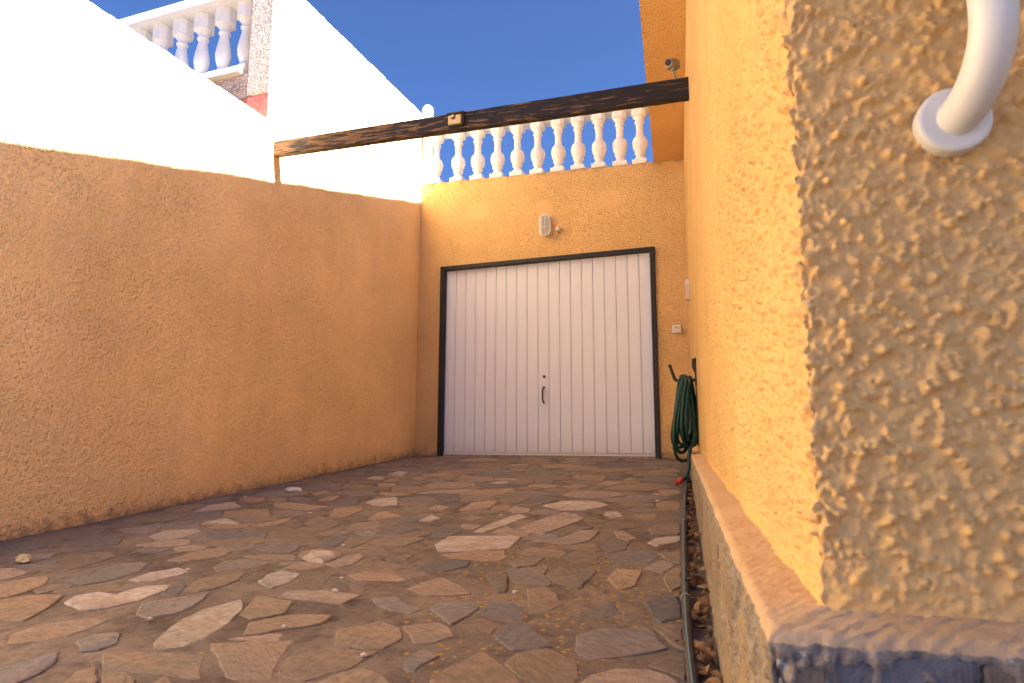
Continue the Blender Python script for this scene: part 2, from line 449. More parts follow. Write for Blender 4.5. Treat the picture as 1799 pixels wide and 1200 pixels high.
LICH = [on_ground(*p) for p in ((985, 1010), (1020, 1060), (1050, 1030), (1100, 985), (880, 1050), (965, 965), (930, 1165), (1060, 1075), (900, 985))]
MOSS = on_ground(1165, 846)
def lichen(t, co, c, amount=1.0):
    w = noise_n(t, co, 14, 4, .65)
    area = None
    for p in LICH:
        bl = blob(t, co, p, 0.24, (0, 1), w, 0.6)
        area = bl if area is None else mth(t, 'MAXIMUM', area, bl)
    base = mth(t, 'ADD', mth(t, 'MULTIPLY', area, 0.80), 0.05)
    v = t.nodes.new('ShaderNodeTexVoronoi'); v.inputs['Scale'].default_value = 34; v.inputs['Randomness'].default_value = 1
    t.links.new(co, v.inputs['Vector'])
    d = mth(t, 'ADD', v.outputs['Distance'], mth(t, 'MULTIPLY', noise_n(t, co, 120, 3, .6), 0.35))
    spot = ramp(t, d, [(0.40, 1.0), (0.47, 0.0)])
    sc = t.nodes.new('ShaderNodeSeparateColor'); t.links.new(v.outputs['Color'], sc.inputs[0])
    keep = mth(t, 'LESS_THAN', sc.outputs[0], base)
    f = mth(t, 'MULTIPLY', mth(t, 'MULTIPLY', spot, keep), amount)
    lc = mix(t, sc.outputs[1], (0.40, 0.22, 0.025), (0.34, 0.25, 0.11))
    c = mix(t, f, c, lc)
    # fine pale crust
    crust = mth(t, 'MULTIPLY', ramp(t, noise_n(t, co, 70, 4, .7), [(0.54, 0.0), (0.62, 1.0)]), mth(t, 'MULTIPLY', area, 0.55 * amount))
    c = mix(t, crust, c, (0.26, 0.20, 0.10))
    ms = blob(t, co, MOSS, (0.20, 0.16, 1), (0, 1), w, 0.5)
    ms = mth(t, 'MULTIPLY', ms, ramp(t, noise_n(t, co, 45, 4, .7), [(0.42, 0.0), (0.56, 1.0)]))
    return mix(t, mth(t, 'MULTIPLY', ms, 0.7), c, (0.13, 0.12, 0.03))

def grout_mat():
    mt, t, b = newmat('weathered_mortar')
    co = coords(t)
    a = noise_n(t, co, 2.2, 6, 0.65); f = noise_n(t, co, 22, 5, 0.7); g = noise_n(t, co, 130, 3, 0.6)
    c = mix(t, ramp(t, a, [(0.36, 0.0), (0.64, 1.0)]), (0.135, 0.112, 0.104), (0.250, 0.200, 0.172))
    c = mix(t, ramp(t, f, [(0.48, 0.0), (0.70, 0.65)]), c, (0.085, 0.069, 0.063))
    c = mix(t, ramp(t, noise_n(t, co, 6.5, 6, .7, .4), [(0.50, 0.0), (0.66, 0.7)]), c, (0.062, 0.050, 0.046))
    c = mix(t, ramp(t, g, [(0.60, 0.0), (0.72, 0.45)]), c, (0.27, 0.215, 0.175))
    s = sep(t, co)
    edge = mth(t, 'ADD', s[0], mth(t, 'MULTIPLY', mth(t, 'SUBTRACT', f, 0.5), 0.12))
    c = mix(t, ramp(t, edge, [(0.10, 0.8), (0.24, 0.0)]), c, (0.15, 0.125, 0.12))   # cement fillet along the wall
    c = lichen(t, co, c)
    t.links.new(c, b.inputs['Base Color']); b.inputs['Roughness'].default_value = 0.95; b.inputs['Specular IOR Level'].default_value = 0.15
    n = bump(t, b, f, 0.55, 0.010)
    bump(t, b, g, 0.5, 0.004, n)
    return mt
M_GROUT = grout_mat()

def stone_mat():
    mt, t, b = newmat('split_schist')
    co = coords(t)
    oi = t.nodes.new('ShaderNodeObjectInfo')
    rnd = oi.outputs['Random']
    off = t.nodes.new('ShaderNodeVectorMath'); off.operation = 'ADD'
    cmb = t.nodes.new('ShaderNodeCombineXYZ')
    t.links.new(mth(t, 'MULTIPLY', rnd, 37.0), cmb.inputs[0]); t.links.new(mth(t, 'MULTIPLY', rnd, 91.0), cmb.inputs[1])
    t.links.new(co, off.inputs[0]); t.links.new(cmb.outputs[0], off.inputs[1])
    v = off.outputs[0]
    mp = t.nodes.new('ShaderNodeMapping'); mp.inputs['Scale'].default_value = (1, 1.6, 1); mp.inputs['Rotation'].default_value = (0, 0, 0.4)
    t.links.new(v, mp.inputs['Vector'])
    big = noise_n(t, mp.outputs[0], 4.5, 4, 0.55, 0.5); f = noise_n(t, mp.outputs[0], 26, 5, 0.65); g = noise_n(t, v, 150, 3, .6)
    base = oi.outputs['Color']
    al = oi.outputs['Alpha']                                                  # how much iron staining the slab carries
    m1 = mth(t, 'MULTIPLY', ramp(t, big, [(0.46, 0.0), (0.56, 1.0)]), al)
    c = mix(t, m1, base, (0.36, 0.252, 0.180))
    c = mix(t, mth(t, 'MULTIPLY', ramp(t, f, [(0.42, 0.0), (0.66, 1.0)]), 0.75), c, mix(t, 1.0, c, (0.60, 0.57, 0.56), 'MULTIPLY'))
    mp2 = t.nodes.new('ShaderNodeMapping'); mp2.inputs['Scale'].default_value = (2.2, 22, 8); vrot = t.nodes.new('ShaderNodeVectorRotate'); vrot.rotation_type = 'Z_AXIS'; t.links.new(co, vrot.inputs['Vector']); t.links.new(mth(t, 'MULTIPLY', rnd, 6.0), vrot.inputs['Angle']); t.links.new(vrot.outputs[0], mp2.inputs['Vector'])
    strata = noise_n(t, mp2.outputs[0], 2.6, 5, .7, .6)
    c = mix(t, ramp(t, strata, [(0.50, 0.0), (0.62, 0.42)]), c, mix(t, 1.0, c, (0.58, 0.55, 0.55), 'MULTIPLY'))
    c = mix(t, ramp(t, g, [(0.60, 0.0), (0.75, 0.35)]), c, mix(t, 1.0, c, (1.35, 1.32, 1.3), 'MULTIPLY'))
    st = noise_n(t, coords(t), 3.0, 5, .7)
    c = mix(t, ramp(t, st, [(0.48, 0.0), (0.72, 0.55)]), c, (0.175, 0.142, 0.124))   # trodden-in dirt
    c = lichen(t, coords(t), c, 0.5)
    t.links.new(c, b.inputs['Base Color']); b.inputs['Roughness'].default_value = 0.8; b.inputs['Specular IOR Level'].default_value = 0.25
    n = bump(t, b, mth(t, 'ADD', f, mth(t, 'MULTIPLY', strata, .8)), 0.7, 0.009)
    bump(t, b, g, 0.5, 0.003, n)
    return mt
M_STONE = stone_mat()

def plinth_mat():
    mt, t, b = newmat('plinth_cement')
    co = coords(t)
    at = t.nodes.new('ShaderNodeAttribute'); at.attribute_name = 'cap'
    a = noise_n(t, co, 6, 5, .65); f = noise_n(t, co, 45, 5, .7); g = noise_n(t, co, 220, 3, .6)
    cap = mix(t, ramp(t, a, [(0.35, 0.0), (0.7, 1.0)]), (0.55, 0.375, 0.215), (0.64, 0.46, 0.285))       # cement washed with wall paint
    cap = mix(t, ramp(t, f, [(0.58, 0.0), (0.72, 0.5)]), cap, (0.26, 0.19, 0.145))
    cap = mix(t, ramp(t, noise_n(t, co, 110, 4, .7), [(0.56, 0.0), (0.70, 0.55)]), cap, (0.60, 0.48, 0.37))
    side = mix(t, ramp(t, f, [(0.36, 0.0), (0.66, 1.0)]), (0.15, 0.128, 0.108), (0.37, 0.31, 0.25))
    ys = noise_n(t, coords(t, (7, 7, 1.3)), 2.4, 5, .65)
    side = mix(t, ramp(t, ys, [(0.47, 0.0), (0.66, 0.50)]), side, (0.38, 0.26, 0.12))               # ochre paint runs
    ws = ramp(t, noise_n(t, coords(t, (40, 40, 5)), 1.6, 4, .6), [(0.655, 0.0), (0.69, 1.0)])
    side = mix(t, mth(t, 'MULTIPLY', ws, ramp(t, a, [(0.48, 0.0), (0.6, 1.0)])), side, (0.62, 0.58, 0.52))   # splashes of white
    fr = t.nodes.new('ShaderNodeAttribute'); fr.attribute_name = 'front'
    frc = mix(t, ramp(t, f, [(0.35, 0.0), (0.7, 1.0)]), (0.15, 0.130, 0.115), (0.40, 0.33, 0.27))
    wf = ramp(t, noise_n(t, co, 30, 4, .65), [(0.60, 0.0), (0.68, 0.8)])
    frc = mix(t, wf, frc, (0.62, 0.58, 0.53))
    side = mix(t, fr.outputs['Fac'], side, frc)
    ce = mth(t, 'ADD', at.outputs['Fac'], mth(t, 'MULTIPLY', mth(t, 'SUBTRACT', f, 0.5), 0.9))
    c = mix(t, ramp(t, ce, [(0.42, 0.0), (0.58, 1.0)]), side, cap)
    t.links.new(c, b.inputs['Base Color']); b.inputs['Roughness'].default_value = 0.95; b.inputs['Specular IOR Level'].default_value = 0.15
    n = bump(t, b, f, 0.5, 0.006)
    bump(t, b, g, 0.5, 0.002, n)
    return mt
M_PLINTH = plinth_mat()
def leaf_mat():
    mt, t, b = newmat('dry_leaf')
    oi = t.nodes.new('ShaderNodeNewGeometry')
    rp = oi.outputs['Random Per Island']
    c = ramp(t, rp, [(0.0, (0.10, 0.045, 0.022)), (0.35, (0.22, 0.11, 0.045)), (0.7, (0.34, 0.20, 0.09)), (1.0, (0.16, 0.10, 0.07))])
    c = mix(t, noise_n(t, coords(t), 60, 3, .6), c, (0.12, 0.06, 0.03))
    t.links.new(c, b.inputs['Base Color']); b.inputs['Roughness'].default_value = 0.7
    return mt
M_LEAF = leaf_mat()
M_ROOF = plain('clay_tile', (0.40, 0.18, 0.10), 0.85, 0.2, vary=0.3, vscale=3, bumps=0.4, bscale=12, bdist=0.02)
M_EARTH = plain('bare_earth', (0.24, 0.18, 0.12), 0.95, 0.1, vary=0.3, vscale=0.4, bumps=0.5, bscale=5, bdist=0.03)
M_PALE = plain('pale_rubble', (0.60, 0.58, 0.56), 0.85, 0.2, vary=0.3, vscale=50, bumps=0.5, bscale=80, bdist=0.004)

# ------------------------------------------------------------------ ground and drive
g = mesh('ground', [(-400, -400, -1.6), (400, -400, -1.6), (400, 400, -1.6), (-400, 400, -1.6)], [(0, 1, 2, 3)], M_EARTH)
tag(g, kind='structure')
xs = np.linspace(-0.03, 5.2, 175); ys = np.concatenate([np.linspace(-12, -6.2, 40), np.linspace(-6.15, 0.05, 210)])
XX, YY = np.meshgrid(xs, ys)
ZZ = SLOPE * YY - .0012 + 0.0012 * bil(SLOW, XX * .5, YY * .5) + 0.0006 * bil(band(0.06), XX, YY)
drive = grid('driveway', np.stack([XX, YY, ZZ], -1), M_GROUT)
tag(drive, kind='structure')

GREY, DGREY, TAN, BRN, PALE, PINK, ORG = ((.215, .204, .212, .20), (.155, .152, .166, .08), (.275, .222, .182, .35), (.210, .175, .152, .20),
                                          (.46, .415, .395, .40), (.345, .285, .258, .30), (.335, .255, .195, .5))
KC = dict(g=GREY, d=DGREY, t=TAN, b=BRN, w=PALE, p=PINK, o=ORG)
ZA, ZB, ZC, ZD, ZE = (0, 840, 3.3333), (350, 840, 3.3333), (750, 840, 3.3333), (300, 790, 3.911), (740, 790, 3.671)
TR = [
 (ZA, 'w', '905,1012 890,975 960,905 1060,830 1180,775 1420,710 1425,770 1340,850 1200,945 1080,990'),
 (ZA, 'w', '375,730 440,690 560,672 690,680 860,635 1000,628 960,665 800,725 640,760 480,780 420,755'),
 (ZA, 'w', '745,600 860,560 1040,528 1115,550 1040,575 920,602 800,610'),
 (ZA, 'g', '790,800 830,730 1000,705 1230,675 1150,745 1040,790 850,825'),
 (ZA, 'o', '-120,750 120,690 380,685 290,755 150,838 -100,845'),
 (ZA, 'o', '-150,690 -100,640 180,585 290,575 260,630 150,670 40,700'),
 (ZA, 'p', '-150,545 80,530 185,550 90,585 -100,615'),
 (ZA, 't', '30,975 80,905 260,855 540,820 640,830 500,900 300,950 150,965'),
 (ZA, 'g', '445,960 560,915 710,905 690,970 580,1010 460,1025'),
 (ZA, 'g', '-140,1160 100,1090 345,1015 320,1090 220,1150 80,1210 -120,1230'),
 (ZA, 't', '1075,660 1160,595 1440,555 1400,600 1280,645 1160,670'),
 (ZA, 't', '960,490 1150,425 1310,400 1360,430 1300,460 1100,485'),
 (ZA, 'g', '370,605 520,565 690,500 880,495 830,545 650,600 480,630'),
 (ZA, 'w', '865,345 960,310 1160,298 1180,315 1050,355 920,368'),
 (ZA, 'g', '690,300 800,290 935,262 945,290 860,325 720,318'),
 (ZA, 'd', '400,400 430,370 620,345 720,360 690,385 520,400'),
 (ZA, 'g', '775,425 870,402 1010,415 940,435 830,440'),
 (ZA, 'd', '-60,440 60,390 200,375 290,400 180,425 60,445'),
 (ZA, 'b', '350,490 380,455 640,430 700,460 560,500 400,545'),
 (ZA, 'g', '100,470 200,445 340,435 300,465 180,485'),
 (ZA, 't', '370,1260 380,1195 450,1130 560,1110 578,1190 520,1260'),
 (ZA, 't', '590,1195 595,1125 740,1140 800,1190 770,1260 600,1270'),
 (ZA, 't', '880,1215 980,1155 1030,1215 1000,1280 900,1280'),
 (ZB, 'g', '75,520 150,485 300,470 430,490 330,525 100,550'),
 (ZB, 't', '50,970 250,960 560,950 500,1040 420,1185 160,1185 110,1090'),
 (ZB, 'o', '255,930 290,850 440,820 600,800 785,808 720,855 560,880 400,910'),
 (ZB, 't', '785,980 800,890 1070,838 1190,890 1200,940 1080,1000 950,1005'),
 (ZB, 'p', '450,700 520,665 720,660 960,690 830,740 640,720'),
 (ZB, 'w', '340,610 400,565 490,540 605,560 520,615 420,648'),
 (ZB, 'p', '735,505 850,460 950,445 970,465 890,510 800,528'),
 (ZB, 'o', '860,570 980,550 1150,565 1220,600 1150,615 1060,605 940,600'),
 (ZB, 'g', '1000,700 1150,695 1300,770 1250,795 1130,780 1040,745'),
 (ZB, 't', '1215,650 1300,610 1420,580 1512,620 1597,680 1430,693 1300,690'),
 (ZB, 'g', '1185,1120 1210,1050 1310,995 1420,1040 1320,1090 1250,1140'),
 (ZB, 't', '670,1210 780,1150 960,1110 1080,1150 1130,1210 1040,1290 760,1290'),
 (ZB, 'b', '380,290 500,290 650,320 720,345 600,358 440,350'),
 (ZB, 'g', '320,420 400,380 540,380 600,405 540,440 400,445'),
 (ZB, 'd', '690,390 780,335 890,325 850,375 790,405'),
 (ZB, 't', '855,305 900,265 1050,255 1070,280 1040,300 930,310'),
 (ZB, 'd', '1060,325 1110,280 1240,270 1290,295 1200,325'),
 (ZB, 't', '975,390 1040,350 1250,345 1330,355 1200,400 1080,405'),
 (ZB, 'b', '605,265 690,225 780,235 830,270 760,300 690,295'),
 (ZB, 'd', '1250,550 1300,510 1467,477 1597,483 1573,517 1453,547'),
 (ZB, 'b', '1080,480 1200,455 1260,450 1220,490 1120,500'),
 (ZC, 'd', '20,345 50,295 150,280 210,310 140,345 60,360'),
 (ZC, 'g', '10,770 60,735 250,730 310,760 250,810 140,865 60,810'),
 (ZC, 'w', '45,390 130,342 500,340 558,350 485,415 250,430 60,432'),
 (ZC, 'p', '510,300 640,250 810,200 930,240 830,275 680,330 600,318'),
 (ZC, 'w', '270,315 380,265 540,212 590,230 520,255 420,295 330,320'),
 (ZC, 'p', '610,370 780,355 900,305 1010,310 960,365 850,390 720,382'),
 (ZC, 'w', '670,160 800,135 980,135 1075,160 920,190 790,190'),
 (ZC, 'o', '175,195 260,145 380,128 420,135 370,175 260,190'),
 (ZC, 'p', '475,190 510,165 600,175 600,200 510,208'),
 (ZC, 'w', '1030,215 1050,197 1120,197 1150,225 1080,238'),
 (ZC, 'w', '1290,380 1340,350 1480,342 1490,365 1430,385 1340,400'),
 (ZC, 'o', '1095,310 1150,310 1240,360 1180,370 1110,350'),
 (ZC, 'b', '1000,290 1060,255 1220,250 1230,290 1120,305'),
 (ZC, 'o', '1205,215 1355,210 1330,245 1260,250'),
 (ZC, 'o', '1330,150 1390,135 1480,140 1485,190 1380,195'),
 (ZC, 'b', '695,575 740,535 860,525 1010,545 960,590 900,655 760,620'),
 (ZC, 'o', '1055,600 1100,530 1260,540 1220,640 1130,660'),
 (ZC, 'o', '1380,590 1420,540 1490,515 1495,640 1430,665'),
 (ZC, 'b', '340,560 400,550 475,565 465,670 420,670 370,610'),
 (ZC, 't', '580,650 700,635 760,680 805,740 720,790 600,800 585,730'),
 (ZC, 'd', '850,830 990,760 1095,712 1135,800 1000,830'),
 (ZC, 'd', '380,920 480,845 620,865 670,920 745,985 620,1010 500,1015'),
 (ZC, 'g', '865,1000 870,920 1010,880 1290,870 1430,1000 1200,1040 960,1065 900,1050'),
 (ZC, 'd', '1275,730 1340,690 1470,690 1500,820 1370,850 1310,810'),
 (ZC, 'b', '1310,866 1500,858 1512,1010 1445,985'),
 (ZC, 't', '20,1160 180,1080 320,1015 450,1100 530,1160 560,1230 300,1300 0,1240'),
 (ZC, 'p', '885,1205 970,1150 1120,1115 1290,1120 1440,1165 1500,1220 1300,1320 1000,1300'),
 (ZC, 'b', '1290,1108 1340,1060 1510,1030 1520,1180 1440,1150'),
 (ZC, 'b', '470,495 540,465 690,465 640,510 520,525'),
 (ZC, 'b', '790,470 880,420 1020,450 1000,490 850,500'),
 (ZC, 'd', '1010,400 1080,365 1190,375 1170,420 1060,440'),
 (ZC, 't', '1340,440 1490,430 1490,505 1400,480'),
 (ZC, 'b', '1145,780 1180,775 1290,850 1150,835'),
 (ZC, 'b', '1295,300 1330,275 1480,265 1485,330 1310,330'),
 (ZC, 'd', '45,110 80,88 170,95 190,130 100,150'),
 (ZC, 'o', '175,95 300,70 500,60 530,75 380,108'),
 (ZD, 'o', '350,465 370,425 550,412 672,408 680,455 500,468'),
 (ZD, 'w', '205,520 220,500 390,475 480,510 330,515'),
 (ZD, 'o', '550,525 640,510 760,485 838,468 800,500 700,525'),
 (ZD, 'w', '155,430 250,385 430,358 490,395 330,415'),
 (ZD, 'o', '700,385 720,362 830,365 1090,395 940,420 780,405'),
 (ZD, 'o', '1085,460 1120,405 1325,390 1320,420 1200,468'),
 (ZD, 'o', '1350,480 1420,435 1480,425 1590,460 1500,475 1400,490'),
 (ZD, 'w', '1330,365 1400,340 1560,325 1560,380 1420,388'),
 (ZD, 'o', '1000,350 1080,325 1170,318 1130,345 1060,358'),
 (ZD, 'd', '810,345 820,320 960,330 970,355 870,360'),
 (ZD, 'o', '465,345 510,325 660,335 640,355 560,370'),
 (ZD, 'g', '420,300 480,280 580,285 540,305'),
 (ZD, 'g', '130,370 300,325 430,315 400,345 250,370'),
 (ZD, 'd', '600,265 720,230 830,225 800,260 680,275'),
 (ZD, 'g', '930,250 1010,232 1180,235 1170,255 1050,265'),
 (ZD, 'b', '1070,200 1120,190 1250,192 1230,215 1120,225'),
 (ZD, 'w', '1330,200 1400,185 1480,190 1460,208'),
 (ZD, 'w', '1490,170 1560,150 1635,155 1590,185'),
 (ZD, 'o', '1640,200 1700,185 1770,195 1720,215'),
 (ZD, 't', '1450,220 1520,200 1580,205 1540,225'),
 (ZD, 'b', '1130,170 1220,150 1350,160 1320,185 1200,185'),
 (ZD, 'g', '1120,300 1200,280 1400,290 1430,310 1280,325'),
 (ZD, 'd', '1150,370 1200,340 1310,340 1280,375 1200,385'),
 (ZD, 'w', '1700,490 1795,450 1860,475 1790,495'),
 (ZD, 'd', '230,590 300,545 480,560 530,600 330,620'),
 (ZD, 't', '960,300 1060,285 1100,295 1000,320'),
 (ZE, 'g', '65,100 100,80 160,78 140,98'),
 (ZE, 't', '100,185 180,160 260,160 190,195'),
 (ZE, 'g', '720,220 740,195 860,200 850,220'),
 (ZE, 'w', '440,215 500,205 575,212 520,222'),
 (ZE, 'o', '880,240 1000,225 1100,235 1000,255'),
 (ZE, 'o', '1120,225 1200,205 1310,215 1230,235'),
 (ZE, 'd', '1190,180 1250,170 1320,185 1250,197'),
 (ZE, 'd', '640,345 740,310 890,325 820,345'),
 (ZE, 'o', '30,385 110,360 190,375 140,395'),
 (ZE, 't', '245,440 340,425 420,440 330,465'),
]
def slab(name, poly, nrm, depth, rise, mat, parent, colour=None, seg=0.045, jit=0.0055, bev=0.0045, tilt=0.0, ragged=True):
    """an irregular slab: outline points in space, jittered along its edges, with a worn rounded rim"""
    n = Vector(nrm).normalized()
    P = [Vector(p) for p in poly]
    if ragged:
        Q = []
        for i, p in enumerate(P):
            q = P[(i + 1) % len(P)]; a = random.uniform(.04, .10)
            Q += [p.lerp(q, a), p.lerp(q, 1 - a)]
        P = Q
    c = sum(P, Vector()) / len(P)
    ring = []
    for i, p in enumerate(P):
        q = P[(i + 1) % len(P)]; L = (q - p).length
        k = max(1, min(5, int(L / seg)))
        e = (q - p).normalized() if L > 0 else Vector((1, 0, 0)); side = e.cross(n)
        for j in range(k):
            t = j / k
            ring.append(p.lerp(q, t) + side * random.uniform(-jit, jit) * (1 if j else .5) + e * random.uniform(-jit, jit) * (.5 if j else .2))
    area = sum(((ring[i] - c).cross(ring[(i + 1) % len(ring)] - c)).dot(n) for i in range(len(ring)))
    if area < 0: ring.reverse()
    m_ = len(ring); vs = []
    tx, ty = random.uniform(-tilt, tilt), random.uniform(-tilt, tilt)
    for lvl in range(3):
        for i, p in enumerate(ring):
            inw = (c - p); d = inw.length; inw.normalize()
            if lvl == 0: v = p - n * depth
            elif lvl == 1: v = p + inw * min(bev * .35, d * .2) + n * (rise - bev * .55)
            else: v = p + inw * min(bev * random.uniform(1.0, 2.2), d * .5) + n * (rise + random.uniform(-.001, .001))
            if lvl: v = v + n * ((v - c).x * tx + (v - c).y * ty)
            vs.append(v - c)
    fs = []
    for lvl in range(2):
        for i in range(m_):
            j = (i + 1) % m_
            fs.append((lvl * m_ + i, lvl * m_ + j, (lvl + 1) * m_ + j, (lvl + 1) * m_ + i))
    fs.append(tuple(2 * m_ + i for i in range(m_)))
    o = mesh(name, vs, fs, mat)
    o.location = c
    if parent is not None:
        o.parent = parent
        o.matrix_parent_inverse = Matrix.Translation(parent_world(parent)).inverted()
    if colour: o.color = colour
    return o
def jitter_col(c):
    k = random.uniform(.86, 1.14)
    return (c[0] * k * random.uniform(.97, 1.03), c[1] * k, c[2] * k * random.uniform(.95, 1.05), min(1, c[3] * random.uniform(.5, 1.6)))
GN = Vector((0, -SLOPE, 1)).normalized()
polys = []
for (ox, oy, k), kind, txt in TR:
    pts = [tuple(map(float, q.split(','))) for q in txt.split()]
    P = [on_ground(ox + x / k, oy + y / k) for x, y in pts]
    P = [p for p in P]
    if min(p[0] for p in P) < 0.03:
        for p in P:
            p[0] = max(p[0], 0.03)
    polys.append((P, kind))
def inside(pt, P):
    x, y = pt; r = False; j = len(P) - 1
    for i in range(len(P)):
        if (P[i][1] > y) != (P[j][1] > y) and x < (P[j][0] - P[i][0]) * (y - P[i][1]) / (P[j][1] - P[i][1]) + P[i][0]: r = not r
        j = i
    return r
# occupancy of the drive on a 1 cm grid, so that filler slabs fit the gaps
GX0, GY0, CELL = 0.0, -6.2, 0.01
occ = np.zeros((620, 420), bool)
def raster(P):
    A = np.array(P)[:, :2]
    x0, y0 = np.floor((A.min(0) - (GX0, GY0)) / CELL).astype(int) - 1; x1, y1 = np.ceil((A.max(0) - (GX0, GY0)) / CELL).astype(int) + 1
    x0, y0, x1, y1 = max(x0, 0), max(y0, 0), min(x1, 420), min(y1, 620)
    if x1 <= x0 or y1 <= y0: return None
    gx, gy = np.meshgrid(GX0 + (np.arange(x0, x1) + .5) * CELL, GY0 + (np.arange(y0, y1) + .5) * CELL)
    r = np.zeros(gx.shape, bool); j = len(A) - 1
    for i in range(len(A)):
        (xi, yi), (xj, yj) = A[i], A[j]
        if yi != yj: r ^= ((yi > gy) != (yj > gy)) & (gx < (xj - xi) * (gy - yi) / (yj - yi) + xi)
        j = i
    return (slice(y0, y1), slice(x0, x1)), r
for P, k in polys:
    slab('paving_stone', P, GN, 0.03, random.uniform(.0018, .0048), M_STONE, drive, jitter_col(KC[k]), tilt=0.002)
    q = raster(P)
    if q: occ[q[0]] |= q[1]
gx, gy = np.meshgrid(GX0 + (np.arange(420) + .5) * CELL, GY0 + (np.arange(620) + .5) * CELL)
occ |= (gx < .04) | (gx > RWX - RWG * gy - .125) | (gy > -.03)
def is_occ(x, y):
    i, j = int((y - GY0) / CELL), int((x - GX0) / CELL)
    return not (0 <= i < 620 and 0 <= j < 420) or occ[i, j]
added = 0
for tries in range(9000):
    if added >= 178: break
    y = -5.75 + 5.7 * random.random() ** .85
    x = random.uniform(.06, RWX - RWG * y - .14)
    if x < CAM[0] - (y - CAM[1]) * 1.25 - .25: continue
    if is_occ(x, y): continue
    big = .24 if tries < 900 else (.17 if tries < 3000 else .11)
    ang, st = random.uniform(-.6, .8), random.uniform(.45, .9); gap = random.uniform(.010, .026)
    n_ = random.choice((7, 8, 9)); P = []; dist = []
    for i in range(n_):
        a = 2 * math.pi * (i + random.uniform(-.2, .2)) / n_
        lim = big * random.uniform(.75, 1.1) / math.hypot(math.cos(a - ang), math.sin(a - ang) / st)
        d = 0.0
        while d < lim + gap and not is_occ(x + d * math.cos(a), y + d * math.sin(a)): d += .007
        d = min(d - gap, lim); dist.append(d)
        px, py = x + d * math.cos(a), y + d * math.sin(a)
        P.append(np.array((px, py, SLOPE * py)))
    if min(dist) < .018 or sum(dist) / n_ < (.075 if tries < 900 else .042): continue
    A = np.array(P)[:, :2]; cr = [float(np.cross(A[(i + 1) % n_] - A[i], A[(i + 2) % n_] - A[(i + 1) % n_])) for i in range(n_)]
    P = [P[(i + 1) % n_] for i in range(n_) if cr[i] > -2e-4]                 # drop re-entrant corners
    if len(P) < 4: continue
    q = raster(P)
    if q is None or (occ[q[0]] & q[1]).any() or q[1].sum() < 45: continue
    occ[q[0]] |= q[1]; added += 1
    k = random.choice('bbbttdggpob')
    slab('paving_stone', P, GN, 0.03, random.uniform(.0008, .003), M_STONE, drive, jitter_col(KC[k]), tilt=0.002, jit=.004)
print('filler stones', added)

# ------------------------------------------------------------------ boundary wall on the left
H2, H3, TS, TW = 2.7035, 3.9956, -2.58, 0.22
bw = empty('boundary_wall', (0, -4, ground_z(-4)), 'tall ochre roughcast boundary wall stepping up, sunlit along its top', 'wall')
def wobble(v, amp, lam, seed):
    return amp * (mnoise.noise(Vector((v / lam, seed, 0))) + .5 * mnoise.noise(Vector((v / lam * 3.1, seed, 5))))
def wall_strip(name, y0, y1, ztop, mat, parent, dy=0.009):
    ys = np.concatenate([np.linspace(y0, -5.0, 40)[:-1], np.arange(-5.0, y1, dy), [y1]]) if y0 < -5 else np.append(np.arange(y0, y1 - dy * .5, dy), y1)
    zt = np.array([ztop + wobble(y, .007, .16, 3.3) + wobble(y, .006, .035, 9.3) for y in ys])
    rows = []
    zb = ground_z(ys) - .12
    nr = int((ztop + .2) / dy)
    live = np.clip((ys + 5.2) / .3, 0, 1) * np.clip((y1 - ys) / .012, 0, 1) * np.clip((ys - y0) / .012, 0, 1)
    for k in np.linspace(0, 1, nr):
        zz_ = zb * (1 - k) + (zt - .012) * k
        hx = (0.95 * bil(HM, ys + 2.37, zz_ + .61) + .0030 * bil(SLOW, ys * .4 + .3, zz_ * .4)) * live * min(1, (1 - k) * nr / 2)
        rows.append(np.stack([hx, ys, zz_], -1))
    rows.append([(-.004, y, z - .008) for y, z in zip(ys, zt)])
    rows.append([(-.018, y, z) for y, z in zip(ys, zt)])
    rows.append([(-TW + .02, y, z) for y, z in zip(ys, zt)])
    rows.append([(-TW, y, z - .02) for y, z in zip(ys, zt)])
    rows.append([(-TW, y, -1.6) for y, z in zip(ys, zt)])
    P = np.array([np.array(r_, float) for r_ in rows])
    o = grid(name, P, mat, parent, flip=True, smooth=True)
    bm = bmesh.new(); bm.from_mesh(o.data)
    bmesh.ops.holes_fill(bm, edges=[e for e in bm.edges if e.is_boundary], sides=0)
    bm.to_mesh(o.data); bm.free()
    return o
wall_strip('low_wall', -7.9, TS, H2, M_LEFT, bw)
wall_strip('high_wall', TS + .002, 0.0, H3, M_LEFT, bw)

box('pier_face', (-TW / 2 - .004, TS + .006, (2.925 + H3) / 2 - .005), (TW - .002, .022, H3 - 2.925 - .01), M_NEIGH, bw, bevel=.004)
box('pier_foot', (-TW / 2 - .004, TS + .007, H2 + .10), (TW - .002, .020, .238), M_RED, bw, bevel=.004)
